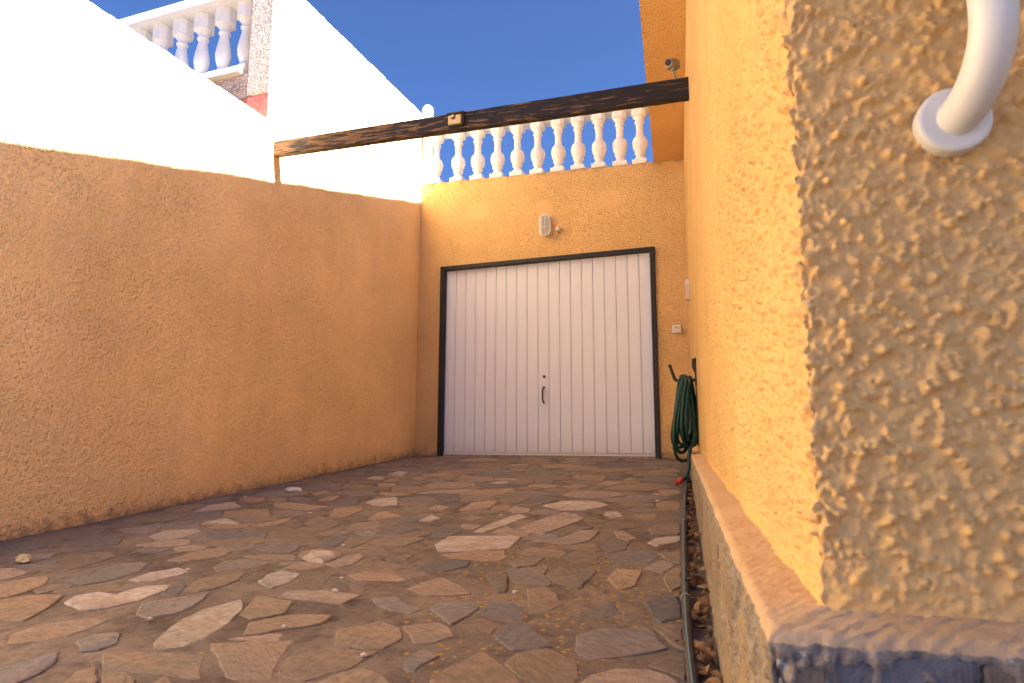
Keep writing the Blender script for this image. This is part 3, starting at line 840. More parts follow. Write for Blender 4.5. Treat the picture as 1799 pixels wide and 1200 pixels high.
# ------------------------------------------------------------------ neighbour's terrace beyond that wall
nb = empty('terrace_parapet', (-2.0, TS + .1, 0), 'pinkish cream roughcast terrace parapet behind the boundary wall, red at its foot', 'parapet')
PT = 3.14
box('parapet_wall', (-1.72, TS + .115, (PT + 2.93) / 2), (2.98, .20, PT - 2.93), M_NEIGH, nb, bevel=.006)
box('painted_band', (-1.72, TS + .118, .665), (2.98, .20, 4.525), M_RED, nb, bevel=.004)
bal_prof_v = [(.066, 0), (.066, .012), (.050, .03), (.042, .045), (.036, .055), (.044, .075), (.058, .12), (.064, .16), (.064, .19), (.057, .24), (.047, .29), (.039, .335),
              (.036, .36), (.047, .368), (.051, .378), (.047, .388), (.036, .396), (.040, .412), (.052, .428), (.054, .436), (.066, .452), (.070, .462)]
bal_prof_b = [(.058, 0), (.056, .02), (.040, .04), (.036, .06), (.049, .075), (.052, .088), (.046, .098), (.062, .125), (.069, .16), (.069, .195), (.060, .225), (.042, .245),
              (.033, .27), (.032, .33), (.036, .375), (.045, .385), (.045, .395), (.036, .405), (.042, .425), (.058, .445), (.062, .455)]
def make_baluster(prof, capw, H):
    bm = bmesh.new()
    vs, fs = lathe(prof, (0, 0, .045), 24)
    bv = [bm.verts.new(v) for v in vs]
    for f in fs: bm.faces.new([bv[i] for i in f])
    for f in bm.faces: f.smooth = True
    top = prof[-1][1] + .045
    bbox(bm, (0, 0, .025), (capw, capw, .05), bevel=.006)
    # the block under the rail, its corners cut
    r = bmesh.ops.create_cube(bm, size=1.0)
    bmesh.ops.transform(bm, matrix=Matrix.Translation((0, 0, (top + H) / 2 - .004)) @ Matrix.Diagonal((capw * .98, capw * .98, H - top + .008, 1)), verts=r['verts'])
    es = [e for e in {e for v in r['verts'] for e in v.link_edges} if abs(e.verts[0].co.z - e.verts[1].co.z) > .01]
    bmesh.ops.bevel(bm, geom=es, offset=capw * .22, segments=1, affect='EDGES')
    me = bpy.data.meshes.new('baluster')
    bmesh.ops.recalc_face_normals(bm, faces=bm.faces); bm.to_mesh(me); bm.free()
    me.materials.append(M_WHITE); return me
def put(me, name, loc, parent, rotz=0.0):
    o = bpy.data.objects.new(name, me); COL.objects.link(o); o.parent = parent
    o.matrix_parent_inverse = Matrix.Translation(parent_world(parent)).inverted()
    o.location = loc; o.rotation_euler = (0, 0, rotz); return o
nbal = empty('balustrade', (-1.6, TS + .10, PT), 'white vase-shaped balustrade on the pinkish parapet behind the boundary wall', 'balustrade')
BY = TS + .10
RAILZ = 3.835
meV = make_baluster(bal_prof_v, .155, RAILZ - PT - .058)
box('base_rail', (-1.77, BY - .01, PT + .029), (2.96, .25, .056), M_WHITE, nbal, bevel=.006)
bx0 = hit(395, 60, (0, 1, 0), BY)[0]; bx1 = hit(320, 85, (0, 1, 0), BY)[0]
sp = (bx0 - bx1) / 2
for k in range(-1, 13):
    x = bx0 - sp * k
    if x > -.30: x = -.32
    put(meV, 'baluster', (x, BY, PT + .057), nbal, random.uniform(-.04, .04))
box('handrail', (-1.75, BY - .01, RAILZ + .045), (2.98, .27, .09), M_WHITE, nbal, bevel=.010)

# ------------------------------------------------------------------ garage with its terrace
gar = empty('garage', (1.5, .2, 0), 'ochre roughcast garage front with white ribbed door, terrace above', 'garage')
D0, D1, DH = 0.281, 2.663, 2.10
FR = 0.050
def gtop(x): return 3.113 - 0.0434 * x
xr = 3.02
def gwall():
    bm = bmesh.new()
    xs = sorted(set([0.0, D0 + .01, D1 - .01, xr] + [i * .06 for i in range(1, 50)]))
    zs = [-.3, 0, DH - .01]
    def add(x0, x1, z0a, z0b, z1a, z1b):
        v = [bm.verts.new(p) for p in ((x0, 0, z0a), (x1, 0, z0b), (x1, 0, z1b), (x0, 0, z1a))]; bm.faces.new(v)
    for a, b in zip(xs, xs[1:]):
        mid = (a + b) / 2
        za, zb = gtop(a) + wobble(a, .006, .11, 8.1), gtop(b) + wobble(b, .006, .11, 8.1)
        if D0 + .01 < mid < D1 - .01: add(a, b, DH - .01, DH - .01, za, zb)
        else: add(a, b, -.3, -.3, za, zb)
        v = [bm.verts.new(p) for p in ((a, 0, za), (b, 0, zb), (b, .012, zb + .008), (a, .012, za + .008))]; bm.faces.new(v)
        v = [bm.verts.new(p) for p in ((a, .012, za + .008), (b, .012, zb + .008), (b, .22, zb + .008), (a, .22, za + .008))]; bm.faces.new(v)
    # reveals
    for x in (D0 + .01, D1 - .01):
        v = [bm.verts.new(p) for p in ((x, 0, -.3), (x, .2, -.3), (x, .2, DH - .01), (x, 0, DH - .01))]; bm.faces.new(v)
    v = [bm.verts.new(p) for p in ((D0 + .01, 0, DH - .01), (D1 - .01, 0, DH - .01), (D1 - .01, .2, DH - .01), (D0 + .01, .2, DH - .01))]; bm.faces.new(v)
    bmesh.ops.remove_doubles(bm, verts=bm.verts, dist=.0005)
    o = bmobj('wall', bm, M_GAR, gar)
    return o
gwall()
box('terrace_slab', (1.5, 3.1, 2.86), (3.0, 5.76, .22), M_WHITE, gar)
box('terrace_kerb', (.06, 3.1, 3.085), (.13, 5.7, .22), M_WHITE, gar, bevel=.008)
box('rear_wall', (1.5, 6.05, 1.3), (3.0, .12, 3.3), M_SOFFIT, gar)
door = box('garage_door', ((D0 + D1) / 2, .075, DH / 2), (D1 - D0 - .03, .02, DH - .03), M_DOOR, gar)
box('threshold', ((D0 + D1) / 2, .13, -.09), (D1 - D0, .24, .21), M_PLINTH, gar)
for xw in (.05, 2.93): box('side_wall', (xw, 3.1, 1.25), (.1, 5.76, 3.0), M_SOFFIT, gar)
for nm, c, s in (('frame', (D0 + FR / 2, .012, DH / 2 - .01), (FR, .07, DH + .02)), ('frame', (D1 - FR / 2, .012, DH / 2 - .01), (FR, .07, DH + .02)),
                 ('frame', ((D0 + D1) / 2, .011, DH - FR * .45), (D1 - D0 - .002, .068, FR * .9))):
    box(nm, c, s, M_FRAME, door, bevel=.005)
inner0, inner1 = D0 + FR, D1 - FR
NS = 19
sw = (inner1 - inner0) / NS
slat_me = None
for k in range(NS):
    cx = inner0 + sw * (k + .5)
    if slat_me is None:
        bm = bmesh.new()
        # a shallow pressed rib: flat face, chamfered flanks, a fine score line beside it
        hw = sw / 2 - .0012; pr = [(-hw, .009), (-hw + .002, 0), (hw - .010, 0), (hw - .0088, .0012), (hw - .0076, 0), (hw - .002, 0), (hw, .009)]
        z0, z1 = .045, DH - FR + .01
        for (xa, ya), (xb, yb) in zip(pr, pr[1:]):
            v = [bm.verts.new(p) for p in ((xa, ya, z0), (xb, yb, z0), (xb, yb, z1), (xa, ya, z1))]; bm.faces.new(v)
        v = [bm.verts.new((x, y, z0)) for x, y in pr]; bm.faces.new(v)
        bmesh.ops.remove_doubles(bm, verts=bm.verts, dist=.0002)
        slat_me = bpy.data.meshes.new('slat'); bmesh.ops.recalc_face_normals(bm, faces=bm.faces)
        bm.to_mesh(slat_me); bm.free(); slat_me.materials.append(M_DOOR)
    put(slat_me, 'slat', (cx, .045 + random.uniform(-.0008, .0008), 0), door)
box('bottom_rail', ((D0 + D1) / 2, .048, .024), (inner1 - inner0, .03, .022), M_DOOR, door, bevel=.003)
hp = on_garage(954, 694); kp = on_garage(954, 661)
tube('handle', smooth_path([(hp[0], .045, hp[2] + .085), (hp[0], .012, hp[2] + .08), (hp[0] - .004, -.002, hp[2] + .05), (hp[0] - .004, -.004, hp[2]), (hp[0] - .004, -.002, hp[2] - .05), (hp[0], .012, hp[2] - .075), (hp[0], .045, hp[2] - .08)], .01), .0095, M_BRONZE, door, 8)
disc('lock', (kp[0], .046, kp[2]), (0, -1, 0), .016, .012, M_BRONZE, door, 16, .003)

# balustrade along the terrace edge
tb = empty('balustrade', (1.4, .1, 3.05), 'white bulbous balustrade along the terrace above the garage door', 'balustrade')
BYT = 0.075
zr = on_garage(1000, 211, BYT)[2]
bal_x = [hit(px, py, (0, 1, 0), BYT)[0] for px, py in zip([767, 805, 839, 874, 910, 945, 981, 1016, 1053, 1089, 1124], [290, 286, 282, 278, 275, 272, 268, 265, 262, 258, 255])]
x1000 = on_garage(1000, 211, BYT)[0]
HB = zr - (gtop(x1000) + .006)
def scaled(prof, H):
    k = (H - .045 - .055) / prof[-1][1]
    return [(r * 1.15, z * k) for r, z in prof]
meB = make_baluster(scaled(bal_prof_b, HB), .150, HB)
for x in bal_x:
    put(meB, 'baluster', (x + random.uniform(-.004, .004), BYT + random.uniform(-.004, .004), gtop(x) + .006), tb, random.uniform(-.05, .05))
rr = Matrix.Rotation(math.atan(.0434), 3, 'Y')
box('handrail', (1.36, BYT, gtop(1.36) + HB + .006 + .055), (2.62, .20, .11), M_WHITE, tb, rot=rr, bevel=.014)
px0 = 0.045
box('post', (px0, BYT + .02, gtop(0) + .34), (.17, .17, .68), M_WHITE, tb, bevel=.008)
fz = on_garage(739, 186, BYT)[2]
vs, fs = lathe([(.05, 0), (.045, .02), (.03, .035), (.03, .05), (.05, .07), (.066, .10), (.070, .13), (.062, .165), (.04, .19), (.012, .20)], (0.0, 0, 0), 24)
fin = mesh('finial', [(px0 - .03 + x, BYT + .02 + y, fz - .205 + z) for x, y, z in vs], fs, M_WHITE, tb, smooth=True)
box('post_cap', (px0 - .01, BYT + .02, (gtop(0) + .68 + fz - .20) / 2), (.20, .20, max(.04, fz - .20 - gtop(0) - .68)), M_WHITE, tb, bevel=.01)

# ------------------------------------------------------------------ the house on the right
hs = empty('house', (4.5, -2.0, 0), 'ochre roughcast house wall with rough corner and stone plinth', 'house')
def plinth_top(y): return 0.066 + 0.0248 * (y + 1.8)
def corner_pos(s, o):
    """point at distance s round the corner (s<0 along the side wall), o out from the plaster face"""
    M = NC[None, :] + o[:, None] * (nL + nF)[None, :]
    return M + np.where(s < 0, -s, 0)[:, None] * wd[None, :] + np.where(s > 0, s, 0)[:, None] * fd[None, :]
def grow(a, b, d0, k):
    out = [a]; s = a
    while s < b:
        s += d0 * (1 + k * (s - a)); out.append(min(s, b))
    return np.array(out)
s_side = -grow(0.0, 5.79, .0028, 1.2)[::-1]
s_front = grow(0.0, 0.55, .0026, 1.2)[1:]
S = np.concatenate([s_side, s_front])
Zv = np.concatenate([np.arange(-.06, .74, .0026), grow(.74, 3.02, .0034, 2.6)])
SS, ZV = np.meshgrid(S, Zv)
s_, z_ = SS.ravel(), ZV.ravel()
P = corner_pos(s_, np.zeros_like(s_))
w_ = 1 / (1 + np.exp(-s_ / .006))                               # normal turns round the corner
nn = (1 - w_)[:, None] * nL + w_[:, None] * nF
nn /= np.linalg.norm(nn, axis=1)[:, None]
rel = np.exp(-np.maximum(-s_ - .7, 0) / 1.8) * np.exp(-np.maximum(z_ - 1.6, 0) / 1.2)
# smoother plaster just above the plinth
ypos = P[:, 1]
hgt = z_ - (0.066 + 0.0248 * (ypos + 1.8))
low = 0.35 + 0.65 * np.clip((hgt - .015) / .05, 0, 1)
h = 1.8 * bil(HM, s_, z_) * rel * low + 0.0022 * bil(SLOW, s_ * .7, z_ * .7) * rel
roundc = -0.006 * np.exp(-np.abs(s_) / .008)
jag = 0.0016 * bil(band(0.03), s_ * 0, z_) * np.exp(-np.abs(s_) / .02)
P = P + nn * (h + roundc + jag)[:, None]
P[:, 2] = z_
wallo = grid('wall', P.reshape(*SS.shape, 3), M_HOUSE, hs, flip=False)
at = wallo.data.attributes.new('relief', 'FLOAT', 'POINT'); at.data.foreach_set('value', rel.astype(np.float32))
# plinth: a sloping cement cap over a rough upright face
prof = [(-.03, .020)] + [(o, .014 - .010 * o / .055) for o in np.linspace(-.012, .052, 16)] + [(.057, .001), (.0605, -.004), (.062, -.010)] + [(.0625, -.012 - .0065 * k) for k in range(1, 30)] + [(.063, -.23 - .045 * k) for k in range(1, 14)]
Sp = np.concatenate([-grow(0.0, 5.79, .004, 2.6)[::-1], grow(0.0, .62, .004, .6)[1:]])
oo = np.array([p[0] for p in prof]); zz = np.array([p[1] for p in prof])
SS, OO = np.meshgrid(Sp, oo); _, ZP = np.meshgrid(Sp, zz)
s_, o_, zr_ = SS.ravel(), OO.ravel(), ZP.ravel()
P = corner_pos(s_, o_)
zt = np.where(s_ < 0, plinth_top(P[:, 1]), plinth_top(NC[1] - .06) + .0 * s_)
w_ = 1 / (1 + np.exp(-s_ / .005))
nn = (1 - w_)[:, None] * nL + w_[:, None] * nF; nn /= np.linalg.norm(nn, axis=1)[:, None]
isface = np.clip((-zr_ - .004) / .02, 0, 1)
bn = band(0.02); bn2 = band(0.006)
fade = np.exp(-np.maximum(-s_ - .6, 0) / .8)
rough = (.0020 * bil(bn, s_, zr_) + .0006 * bil(bn2, s_, zr_)) * fade + .0022 * bil(band(.20), s_, zr_)
fr = (s_ > 0) * 1.0
P = P + nn * (rough * (isface + .3 * fade) * (1 + fr * .6))[:, None] - nn * (.008 * np.exp(-np.abs(s_) / .012) * isface)[:, None]
# drips and ragged lip under the cap on the front
P = P - nn * (fr * .010 * np.clip((-zr_ - .012) / .02, 0, 1) * (bil(band(.05), s_, zr_ * .4) > -.2))[:, None]
P[:, 2] = zt + zr_ + (1 - isface) * (.0006 * bil(band(.03), s_, o_) + .0005 * bil(band(.010), s_, o_)) * np.exp(-np.maximum(-s_ - .6, 0) / .8) + .0015 * bil(band(.25), s_, o_ * 0)
pl = grid('plinth', P.reshape(*SS.shape, 3), M_PLINTH, hs, flip=True)
capv = np.clip(1.0 + (zr_ + .002) / .010, 0, 1)
a1 = pl.data.attributes.new('cap', 'FLOAT', 'POINT'); a1.data.foreach_set('value', capv.astype(np.float32))
a2 = pl.data.attributes.new('front', 'FLOAT', 'POINT'); a2.data.foreach_set('value', (w_).astype(np.float32))
# cladding slabs of the plinth
def front_poly(pts, off=.060): return [on_front(x, y, off) for x, y in pts]
def side_poly(pts): return [NC + nL * .062 + wd * s + np.array((0, 0, z)) for s, z in pts]
SLATE = (.16, .165, .19, .04)
slab('slab', front_poly([(1462, 1168), (1478, 1160), (1600, 1155), (1718, 1160), (1715, 1230), (1700, 1290), (1480, 1290), (1465, 1230)]), nF, .012, .004, M_STONE, pl, SLATE, seg=.02, jit=.0012, bev=.002)
slab('slab', front_poly([(1725, 1165), (1790, 1168), (1860, 1172), (1850, 1280), (1730, 1285)]), nF, .012, .0035, M_STONE, pl, (.19, .155, .13, .2), seg=.02, jit=.0015, bev=.003)
slab('slab', front_poly([(1385, 1172), (1450, 1168), (1455, 1285), (1390, 1285)]), nF, .012, .0025, M_STONE, pl, (.21, .17, .13, .3), seg=.02, jit=.0015, bev=.003)
for sp_, c_ in ((((.13, -.15), (.20, -.10), (.33, -.09), (.36, -.20), (.35, -.42), (.15, -.43)), (.40, .28, .15, .6)),
                (((.42, -.22), (.60, -.20), (.74, -.26), (.76, -.42), (.46, -.43)), (.34, .25, .15, .6)),
                (((.40, -.09), (.70, -.07), (.72, -.17), (.44, -.18)), (.30, .23, .15, .5)),
                (((.84, -.08), (1.2, -.07), (1.25, -.22), (1.0, -.33), (.82, -.30)), (.28, .22, .15, .5)),
                (((1.32, -.06), (1.75, -.05), (1.80, -.28), (1.4, -.30)), (.31, .24, .16, .5)),
                (((1.9, -.04), (2.5, -.03), (2.55, -.20), (1.95, -.22)), (.27, .21, .15, .5)),
                (((2.65, -.02), (3.3, -.01), (3.3, -.14), (2.7, -.15)), (.30, .23, .15, .4))):
    slab('slab', side_poly(sp_), nL, .012, .0035, M_STONE, pl, c_, seg=.04, jit=.004, bev=.004)

# upper storey: overhangs the drive, its roof line falls towards the street
def lat(o, y): return RWX - RWG * y + o
OV = 0.30
SOF = 2.99
def roofz(y): return 5.02 + .185 * (y + .235)
bm = bmesh.new()
ysu = np.linspace(-5.80, 3.2, 62)
def upv(o, y, z): return bm.verts.new((lat(o, y), y, z))
rows = []
for y in ysu:
    zt_ = roofz(y) - .10
    rows.append([upv(4.2, y, SOF), upv(-OV, y, SOF), upv(-OV, y, zt_), upv(4.2, y, zt_)])
for a, b in zip(rows, rows[1:]):
    for i in range(4):
        j = (i + 1) % 4
        bm.faces.new((a[i], b[i], b[j], a[j]))
bm.faces.new(rows[0]); bm.faces.new(rows[-1][::-1])
bmobj('upper_storey', bm, M_SOFFIT, hs)
bm = bmesh.new(); rows = []
for i, y in enumerate(np.linspace(-5.95, 3.3, 260)):
    zt_ = roofz(y) + wobble(y, .010, .16, 2.2)
    rows.append([upv(4.3, y, zt_ - .099), upv(-OV - .03, y, zt_ - .099), upv(-OV - .03, y, zt_), upv(4.3, y, zt_)])
for a, b in zip(rows, rows[1:]):
    for i in range(4):
        j = (i + 1) % 4
        bm.faces.new((a[i], b[i], b[j], a[j]))
bm.faces.new(rows[0]); bm.faces.new(rows[-1][::-1])
bmobj('roof', bm, M_ROOF, hs)
# front wall out of view, and an unseen block added to shade the near corner
box('front_wall', (5.85, -5.45, 1.2), (3.5, .3, 3.55), M_SOFFIT, hs)
box('sun_blocker', (8.7, -8.6, 1.0), (4.2, 5.8, 4.6), M_WHITE, hs, bevel=.02)

# ------------------------------------------------------------------ timber beam across the drive
bm = bmesh.new()
xa, xb = -0.01, 3.236
n_ = 90; rows = []
for i in range(n_):
    t = i / (n_ - 1); x = xa + (xb - xa) * t
    yf = -2.482 + t * .142; z0 = 2.430 - .024 * t; z1 = 2.550
    th = .066
    q = lambda k: wobble(x, .0022, .06, k)
    ch = .007
    rows.append([bm.verts.new(p) for p in ((x, yf + ch, z0 + q(1)), (x, yf + q(9), z0 + ch + q(2)), (x, yf + q(3), z1 - ch + q(4)), (x, yf + ch, z1 + q(5)), (x, yf + th - ch, z1 + q(6)), (x, yf + th, z1 - ch), (x, yf + th, z0 + ch), (x, yf + th - ch, z0 + q(7)))])
for a, b in zip(rows, rows[1:]):
    for i in range(8):
        j = (i + 1) % 8; bm.faces.new((a[i], a[j], b[j], b[i]))
bm.faces.new(rows[0][::-1]); bm.faces.new(rows[-1])
beam = bmobj('timber_beam', bm, M_WOOD)
tag(beam, 'dark timber beam with flaking paint spanning the drive between both walls', 'beam')

# solar lamp on the beam
bdir = Vector((3.213, .142, 0)).normalized(); bn_ = Vector((bdir.y, -bdir.x, 0))
brot = Matrix((bdir, -bn_, Vector((0, 0, 1)))).transposed()
pc = hit(802, 206, (0, 1, 0), -2.42); tX = pc[0] / 3.213
def bp(u, d, z): return Vector((pc[0], -2.482 + tX * .142, 2.487)) + bdir * u + bn_ * d + Vector((0, 0, z))
sl_ = empty('solar_light', bp(0, 0, -.04), 'small solar light with yellowed front and black panel fixed on the beam', 'light')
box('housing', bp(0, .016, -.002), (.118, .028, .098), M_DARKPL, sl_, rot=brot, bevel=.004)
box('diffuser', bp(-.004, .035, -.010), (.100, .012, .068), M_TAN, sl_, rot=brot, bevel=.004)
rot2 = brot @ Matrix.Rotation(R(-28), 3, 'X')
box('solar_panel', bp(0, .030, .048), (.124, .07, .010), M_DARKPL, sl_, rot=brot @ Matrix.Rotation(R(28), 3, 'X'), bevel=.002)
box('sensor_mount', bp(-.012, .043, .008), (.026, .010, .036), M_DARKPL, sl_, rot=brot, bevel=.004)
vs, fs = lathe([(.010, -.004), (.010, 0), (.008, .005), (.004, .008), (.001, .009)], (0, 0, 0), 14)
qm = bn_.to_track_quat('Z', 'Y').to_matrix()
mesh('sensor', [bp(-.012, .048, .014) + qm @ Vector(v) for v in vs], fs, M_PLASTIC, sl_, smooth=True)

# camera on the beam end
cb = hit(1186, 133, (0, 1, 0), -2.32)
cbx, cby, cbz = float(cb[0]), -2.315, 2.544
sc_ = empty('security_camera', (cbx, cby, cbz), 'small boxy grey security camera on a stalk on top of the beam', 'camera')
vs, fs = lathe([(.030, 0), (.030, .005), (.022, .010), (.009, .014)], (cbx, cby, cbz), 20)
mesh('base', vs, fs, M_GREYPL, sc_)
tube('stalk', smooth_path([(cbx, cby, cbz + .008), (cbx - .004, cby, cbz + .05), (cbx - .007, cby, cbz + .088)], .01), .0075, M_GREYPL, sc_, 10)
look = Vector((-.60, -.78, -.10)).normalized(); lside = look.cross(Vector((0, 0, 1))).normalized(); lup = lside.cross(look)
lrot = Matrix((lside, look, lup)).transposed()
cc = Vector((cbx - .012, cby - .004, cbz + .122))
box('body', cc, (.056, .078, .058), M_GREYPL, sc_, rot=lrot, bevel=.004)
box('swivel', cc + Vector((.006, .0, -.034)), (.030, .030, .020), M_GREYPL, sc_, rot=lrot, bevel=.003)
disc('lens', cc + look * .039 + lup * .004, look, .020, .016, M_LENS, sc_, 20, .004)

# ------------------------------------------------------------------ fittings on the garage wall
lp = on_garage(959.5, 398)
wl = empty('bulkhead_lamp', (lp[0], 0, lp[2]), 'oval caged bulkhead lamp above the garage door', 'lamp')
def stadium(hw, hh, n=14):
    pts = []
    for k in range(n + 1):
        a = math.pi * k / n; pts.append((hw * math.cos(a), hh - hw + hw * math.sin(a)))
    for k in range(n + 1):
        a = math.pi + math.pi * k / n; pts.append((hw * math.cos(a), -(hh - hw) + hw * math.sin(a)))
    return pts
def stad_solid(name, hw, hh, levels, mat, parent, smooth=False):
    vs, fs = [], []; n = None
    for d, ins in levels:
        pts = stadium(hw - ins, hh - ins); n = len(pts)
        vs += [(lp[0] + x, -d, lp[2] + z) for x, z in pts]
    for l in range(len(levels) - 1):
        for i in range(n):
            j = (i + 1) % n; fs.append((l * n + i, l * n + j, (l + 1) * n + j, (l + 1) * n + i))
    fs.append(tuple(range(n))[::-1]); fs.append(tuple((len(levels) - 1) * n + i for i in range(n)))
    return mesh(name, vs, fs, mat, parent, smooth)
HW, HH = .062, .118
stad_solid('base', HW, HH, [(-.01, 0), (.022, 0), (.028, .004)], M_PLASTIC, wl)
stad_solid('glass', HW, HH, [(.024, .014), (.045, .015), (.062, .022), (.070, .036)], M_GLASS, wl, True)
tube('cage', [Vector((lp[0] + x, -.060, lp[2] + z)) for x, z in stadium(HW - .002, HH - .002) + stadium(HW - .002, HH - .002)[:1]], .0055, M_PLASTIC, wl, 8)
for x in (-.030, .010):
    tube('cage_bar', smooth_path([(lp[0] + x, -.024, lp[2] + HH - .012), (lp[0] + x, -.066, lp[2] + HH - .022), (lp[0] + x, -.074, lp[2]), (lp[0] + x, -.066, lp[2] - HH + .022), (lp[0] + x, -.024, lp[2] - HH + .012)], .02), .0042, M_PLASTIC, wl, 6)
for z in (-.022, .07):
    tube('cage_bar', smooth_path([(lp[0] - HW + .004, -.058, lp[2] + z), (lp[0], -.076, lp[2] + z), (lp[0] + HW - .004, -.058, lp[2] + z)], .02), .0036, M_PLASTIC, wl, 6)
jb = on_garage(982.5, 404.5)
js = empty('sensor_knob', (jb[0], 0, jb[2]), 'small round pale sensor wired beside the bulkhead lamp', 'sensor')
vs, fs = lathe([(.030, -.01), (.030, .008), (.024, .016), (.027, .03), (.027, .042), (.020, .056), (.008, .064)], (0, 0, 0), 22)
qm = Vector((0, -1, 0)).to_track_quat('Z', 'Y').to_matrix()
mesh('dome', [Vector((jb[0], 0, jb[2])) + qm @ Vector(v) for v in vs], fs, M_CREAMPL, js, smooth=True)
c0 = on_garage(969, 414); c1 = on_garage(974, 420)
tube('cable', smooth_path([(c0[0] - .03, -.012, c0[2] + .01), (c0[0], -.008, c0[2] - .016), (c1[0], -.007, c1[2]), (jb[0] - .02, -.008, c1[2] + .012), (jb[0] - .004, -.012, jb[2] - .02)], .012), .0045, M_WIRE, js, 8)
sp_ = on_garage(1189.5, 579)
sw_ = empty('outdoor_switch', (sp_[0], 0, sp_[2]), 'square pale switch box on the garage wall beside the door', 'switch')
box('box', (sp_[0], -.016, sp_[2]), (.082, .046, .078), M_PLASTIC, sw_, bevel=.006)
box('rocker', (sp_[0], -.041, sp_[2]), (.056, .008, .054), M_CREAMPL, sw_, bevel=.003)
box('indicator', (sp_[0], -.046, sp_[2] + .017), (.018, .004, .008), M_DARKPL, sw_)
# ------------------------------------------------------------------ fittings on the house side wall
def side_pt(y, out, z): return Vector((lat(0, y), y, z)) + Vector(nL) * out
sidert = Matrix((Vector(wd), Vector(nL), Vector((0, 0, 1)))).transposed()
wb = empty('intercom_box', side_pt(-.45, 0, 1.53), 'slim white box fixed high on the house wall near the corner', 'box')
box('case', side_pt(-.45, .016, 1.50), (.09, .038, .13), M_CREAMPL, wb, rot=sidert, bevel=.004)
box('cover', side_pt(-.45, .016, 1.592), (.094, .042, .05), M_PLASTIC, wb, rot=sidert, bevel=.004)

HY = -1.62
hk = empty('hose_hanger', side_pt(HY, 0, .62), 'black iron hose hanger with upturned ends on the house wall', 'bracket')
box('back_plate', side_pt(HY, .006, .66), (.05, .016, .20), M_IRON, hk, rot=sidert, bevel=.003)
tube('arm', smooth_path([tuple(side_pt(HY, .008, .60)), tuple(side_pt(HY, .08, .595)), tuple(side_pt(HY, .145, .60)), tuple(side_pt(HY, .165, .64)), tuple(side_pt(HY, .190, .715))], .01), .012, M_IRON, hk, 8)
tube('prong', smooth_path([tuple(side_pt(HY, .008, .66)), tuple(side_pt(HY, .022, .70)), tuple(side_pt(HY, .018, .755))], .01), .010, M_IRON, hk, 8)
ho = empty('garden_hose', side_pt(HY, .09, .05), 'dark green garden hose coiled over the black hanger', 'hose')
random.seed(21)
pts = []
nl = 9
for k in range(nl):
    out = .05 + .065 * ((k * 5) % nl) / nl + random.uniform(-.006, .006)
    hw_ = random.uniform(.11, .17); bot = random.uniform(.075, .19)
    if k == 4: bot = .02; out = .115; hw_ = .17
    top = .612 + random.uniform(0, .022)
    bulge = random.uniform(-.01, .02)
    for a in np.linspace(0, 2 * math.pi, 15)[:-1]:
        ca, sa = math.cos(a), math.sin(a)
        zc, zh = (top + bot) / 2, (top - bot) / 2
        w = hw_ * (abs(sa) ** .8) * (1 if sa > 0 else -1) * (1.0 - .25 * ca)
        o_ = out + bulge * (1 - ca) * .8 + (.02 if ca < 0 else 0) * (1 if k % 2 else -.4) * abs(ca)
        o_ += -.36 * w * (.75 - .4 * ca)
        pts.append(side_pt(HY + w * .8, max(.014, o_), zc + zh * ca))
tail = on_ground(1192, 851, .015); 
pts += [side_pt(HY - .05, .05, .40), side_pt(HY - .06, .03, .20), Vector((tail[0] + .075, tail[1] + .05, tail[2] + .22)), Vector((tail[0] + .07, tail[1] + .02, tail[2] + .10)), Vector((tail[0] + .035, tail[1], tail[2] + .035))]
tube('coil', smooth_path([tuple(p) for p in pts], .018), .0115, M_HOSE, ho, 10)
tl = Vector(tail)
a_, b_ = Vector((tl.x + .042, tl.y + .002, tl.z + .044)), Vector((tl.x - .02, tl.y - .02, tl.z + .003))
tube('collar', [a_ + (b_ - a_) * t for t in (-.25, 0, .2)], .017, M_HOSE, ho, 12)
tube('connector', [a_ + (b_ - a_) * t for t in (.2, .3, .62, .64, 1.0)], [.020, .021, .021, .018, .017], M_REDPL, ho, 12)
c_ = on_ground(1205, 838, .02)
e0 = Vector((c_[0] + .012, c_[1] + .25, ground_z(c_[1] + .25) + .21)); e1 = e0 + Vector((-.006, -.02, -.11)); e2 = e1 + Vector((-.012, -.01, -.05))
tube('tail', smooth_path([tuple(side_pt(HY + .03, .075, .30)), tuple(side_pt(HY + .03, .085, .20)), tuple(e0 + Vector((.014, 0, .16))), tuple(e0 + Vector((.01, 0, .09)))], .02), .0115, M_HOSE, ho, 10)
tube('nozzle', [e0 + Vector((0.01, 0, .10)), e0, (e0 + e1) / 2, e1], [.010, .014, .019, .016], M_DARKPL, ho, 10)
tube('connector', [e1, e1.lerp(e2, .3), e2], [.018, .020, .017], M_DREDPL, ho, 12)

tube('cord', smooth_path([tuple(side_pt(HY - .04, .012, .60)), tuple(side_pt(HY - .05, .006, .40)), tuple(side_pt(HY - .05, .006, .16)), tuple(side_pt(HY - .01, .012, .14))], .02), .004, M_BRONZE, hk, 6)
